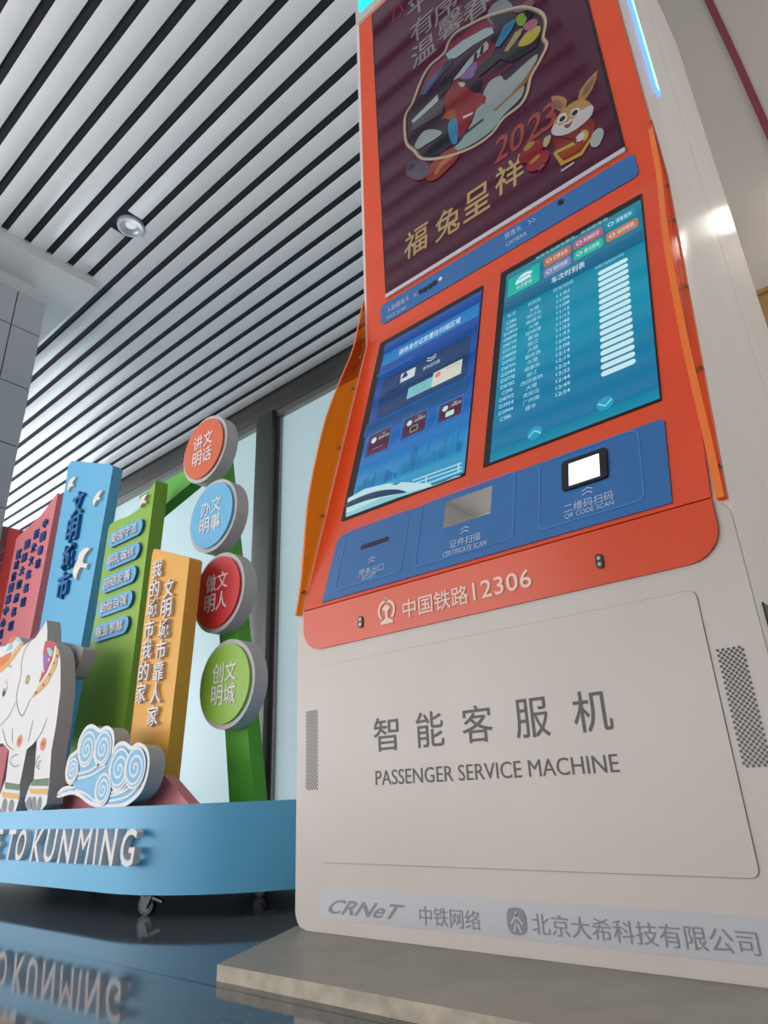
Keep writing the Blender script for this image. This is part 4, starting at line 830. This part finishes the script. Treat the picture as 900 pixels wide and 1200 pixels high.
def go(f):
    for L in ([(-2.447,0.623),(-2.491,0.593),(-2.575,0.549),(-2.592,0.494),(-2.577,0.455),(-2.588,0.388),(-2.571,0.347),(-2.529,0.308),(-2.502,0.307),(-2.467,0.355)], [(-2.584,0.356),(-2.623,0.313),(-2.687,0.284)], [(-2.576,0.267),(-2.556,0.216)], [(-2.422,0.279),(-2.431,0.211)], [(-2.318,0.276),(-2.341,0.236),(-2.372,0.210)], [(-2.657,0.270),(-2.601,0.216),(-2.537,0.193)]):
        s.stroke(INK, smooth(f(L), False, 3), .0028, SE, .0012)
    for L in ([(-2.493,0.175),(-2.534,0.171),(-2.549,0.155),(-2.506,0.137),(-2.472,0.141)], [(-2.332,0.162),(-2.349,0.149),(-2.347,0.132),(-2.317,0.119)], [(-2.314,0.146),(-2.333,0.139),(-2.320,0.127)], [(-2.704,0.498),(-2.690,0.500),(-2.671,0.489)]): s.stroke(INK, smooth(f(L), False, 3), .003, SE, .0012)
both(go)
s.build('ink_outline', EL)
# trunk hanging between the front legs
tk = [(AX-.05, .47), (AX-.045, .34), (AX-.034, .22), (AX-.03, .12), (AX-.005, .07), (AX+.03, .075), (AX+.035, .10), (AX+.02, .105), (AX+.024, .14), (AX+.03, .22), (AX+.043, .34), (AX+.05, .47)]
TK = MB().prism(EW, smooth(tk, True, 3), SE, -.002, .012, SIGNGREY).build('trunk', EL)
# the second grey lump behind the saddle
MB().prism(SIGNGREY, smooth([(-2.502,0.567),(-2.410,0.542),(-2.295,0.515),(-2.281,0.492),(-2.321,0.422),(-2.402,0.427),(-2.452,0.499)]), SY(1.10), -.05, 0, SIGNGREY).build('tail_cutout', D)
# casters
RUB = mat('caster_rubber', '#2c2e33', .5); CHR = mat('caster_steel', '#3c4046', .35, .8)
def caster(x, yy):
    s = MB(); s.box(CHR, x-.03, x+.03, yy-.025, yy+.025, -.199, -.194); s.cyl(CHR, (x, yy, -.197), (x, yy, -.205), .017, .015, 16)
    ax = Vector((.35, -.93, 0)).normalized(); px_ = Vector((.93, .35, 0)).normalized(); c0 = Vector((x, yy, 0))
    for sg in (-1, 1):
        o = c0+ax*.0125*sg
        s.extrude(CHR, [o+px_*-.013+Vector((0, 0, -.203)), o+px_*.02+Vector((0, 0, -.203)), o+px_*.006+Vector((0, 0, -.231)), o+px_*-.006+Vector((0, 0, -.231))], ax*.002*sg)
    s.extrude(CHR, [c0+px_*.015+Vector((0, 0, -.203)), c0+px_*.05+Vector((0, 0, -.214)), c0+px_*.048+Vector((0, 0, -.219)), c0+px_*.015+Vector((0, 0, -.21))], ax*.012)
    k = s.build('caster', D); k['label'] = 'small chrome caster'
    w = MB(); o = c0+Vector((0, 0, -.2245)); w.cyl(RUB, o-ax*.009, o+ax*.009, .0215, n=28); w.cyl(CHR, o-ax*.0135, o+ax*.0135, .006, n=14)
    w.cyl(mat('caster_hub', '#55585e', .4), o-ax*.0095, o+ax*.0095, .014, n=20); w.build('caster_wheel', k, smooth_faces=False)
for x, yy in ((-1.675, 1.055), (-1.66, 1.40), (-3.3, 1.06), (-3.3, 1.8), (-1.75, 1.8)): caster(x, yy)
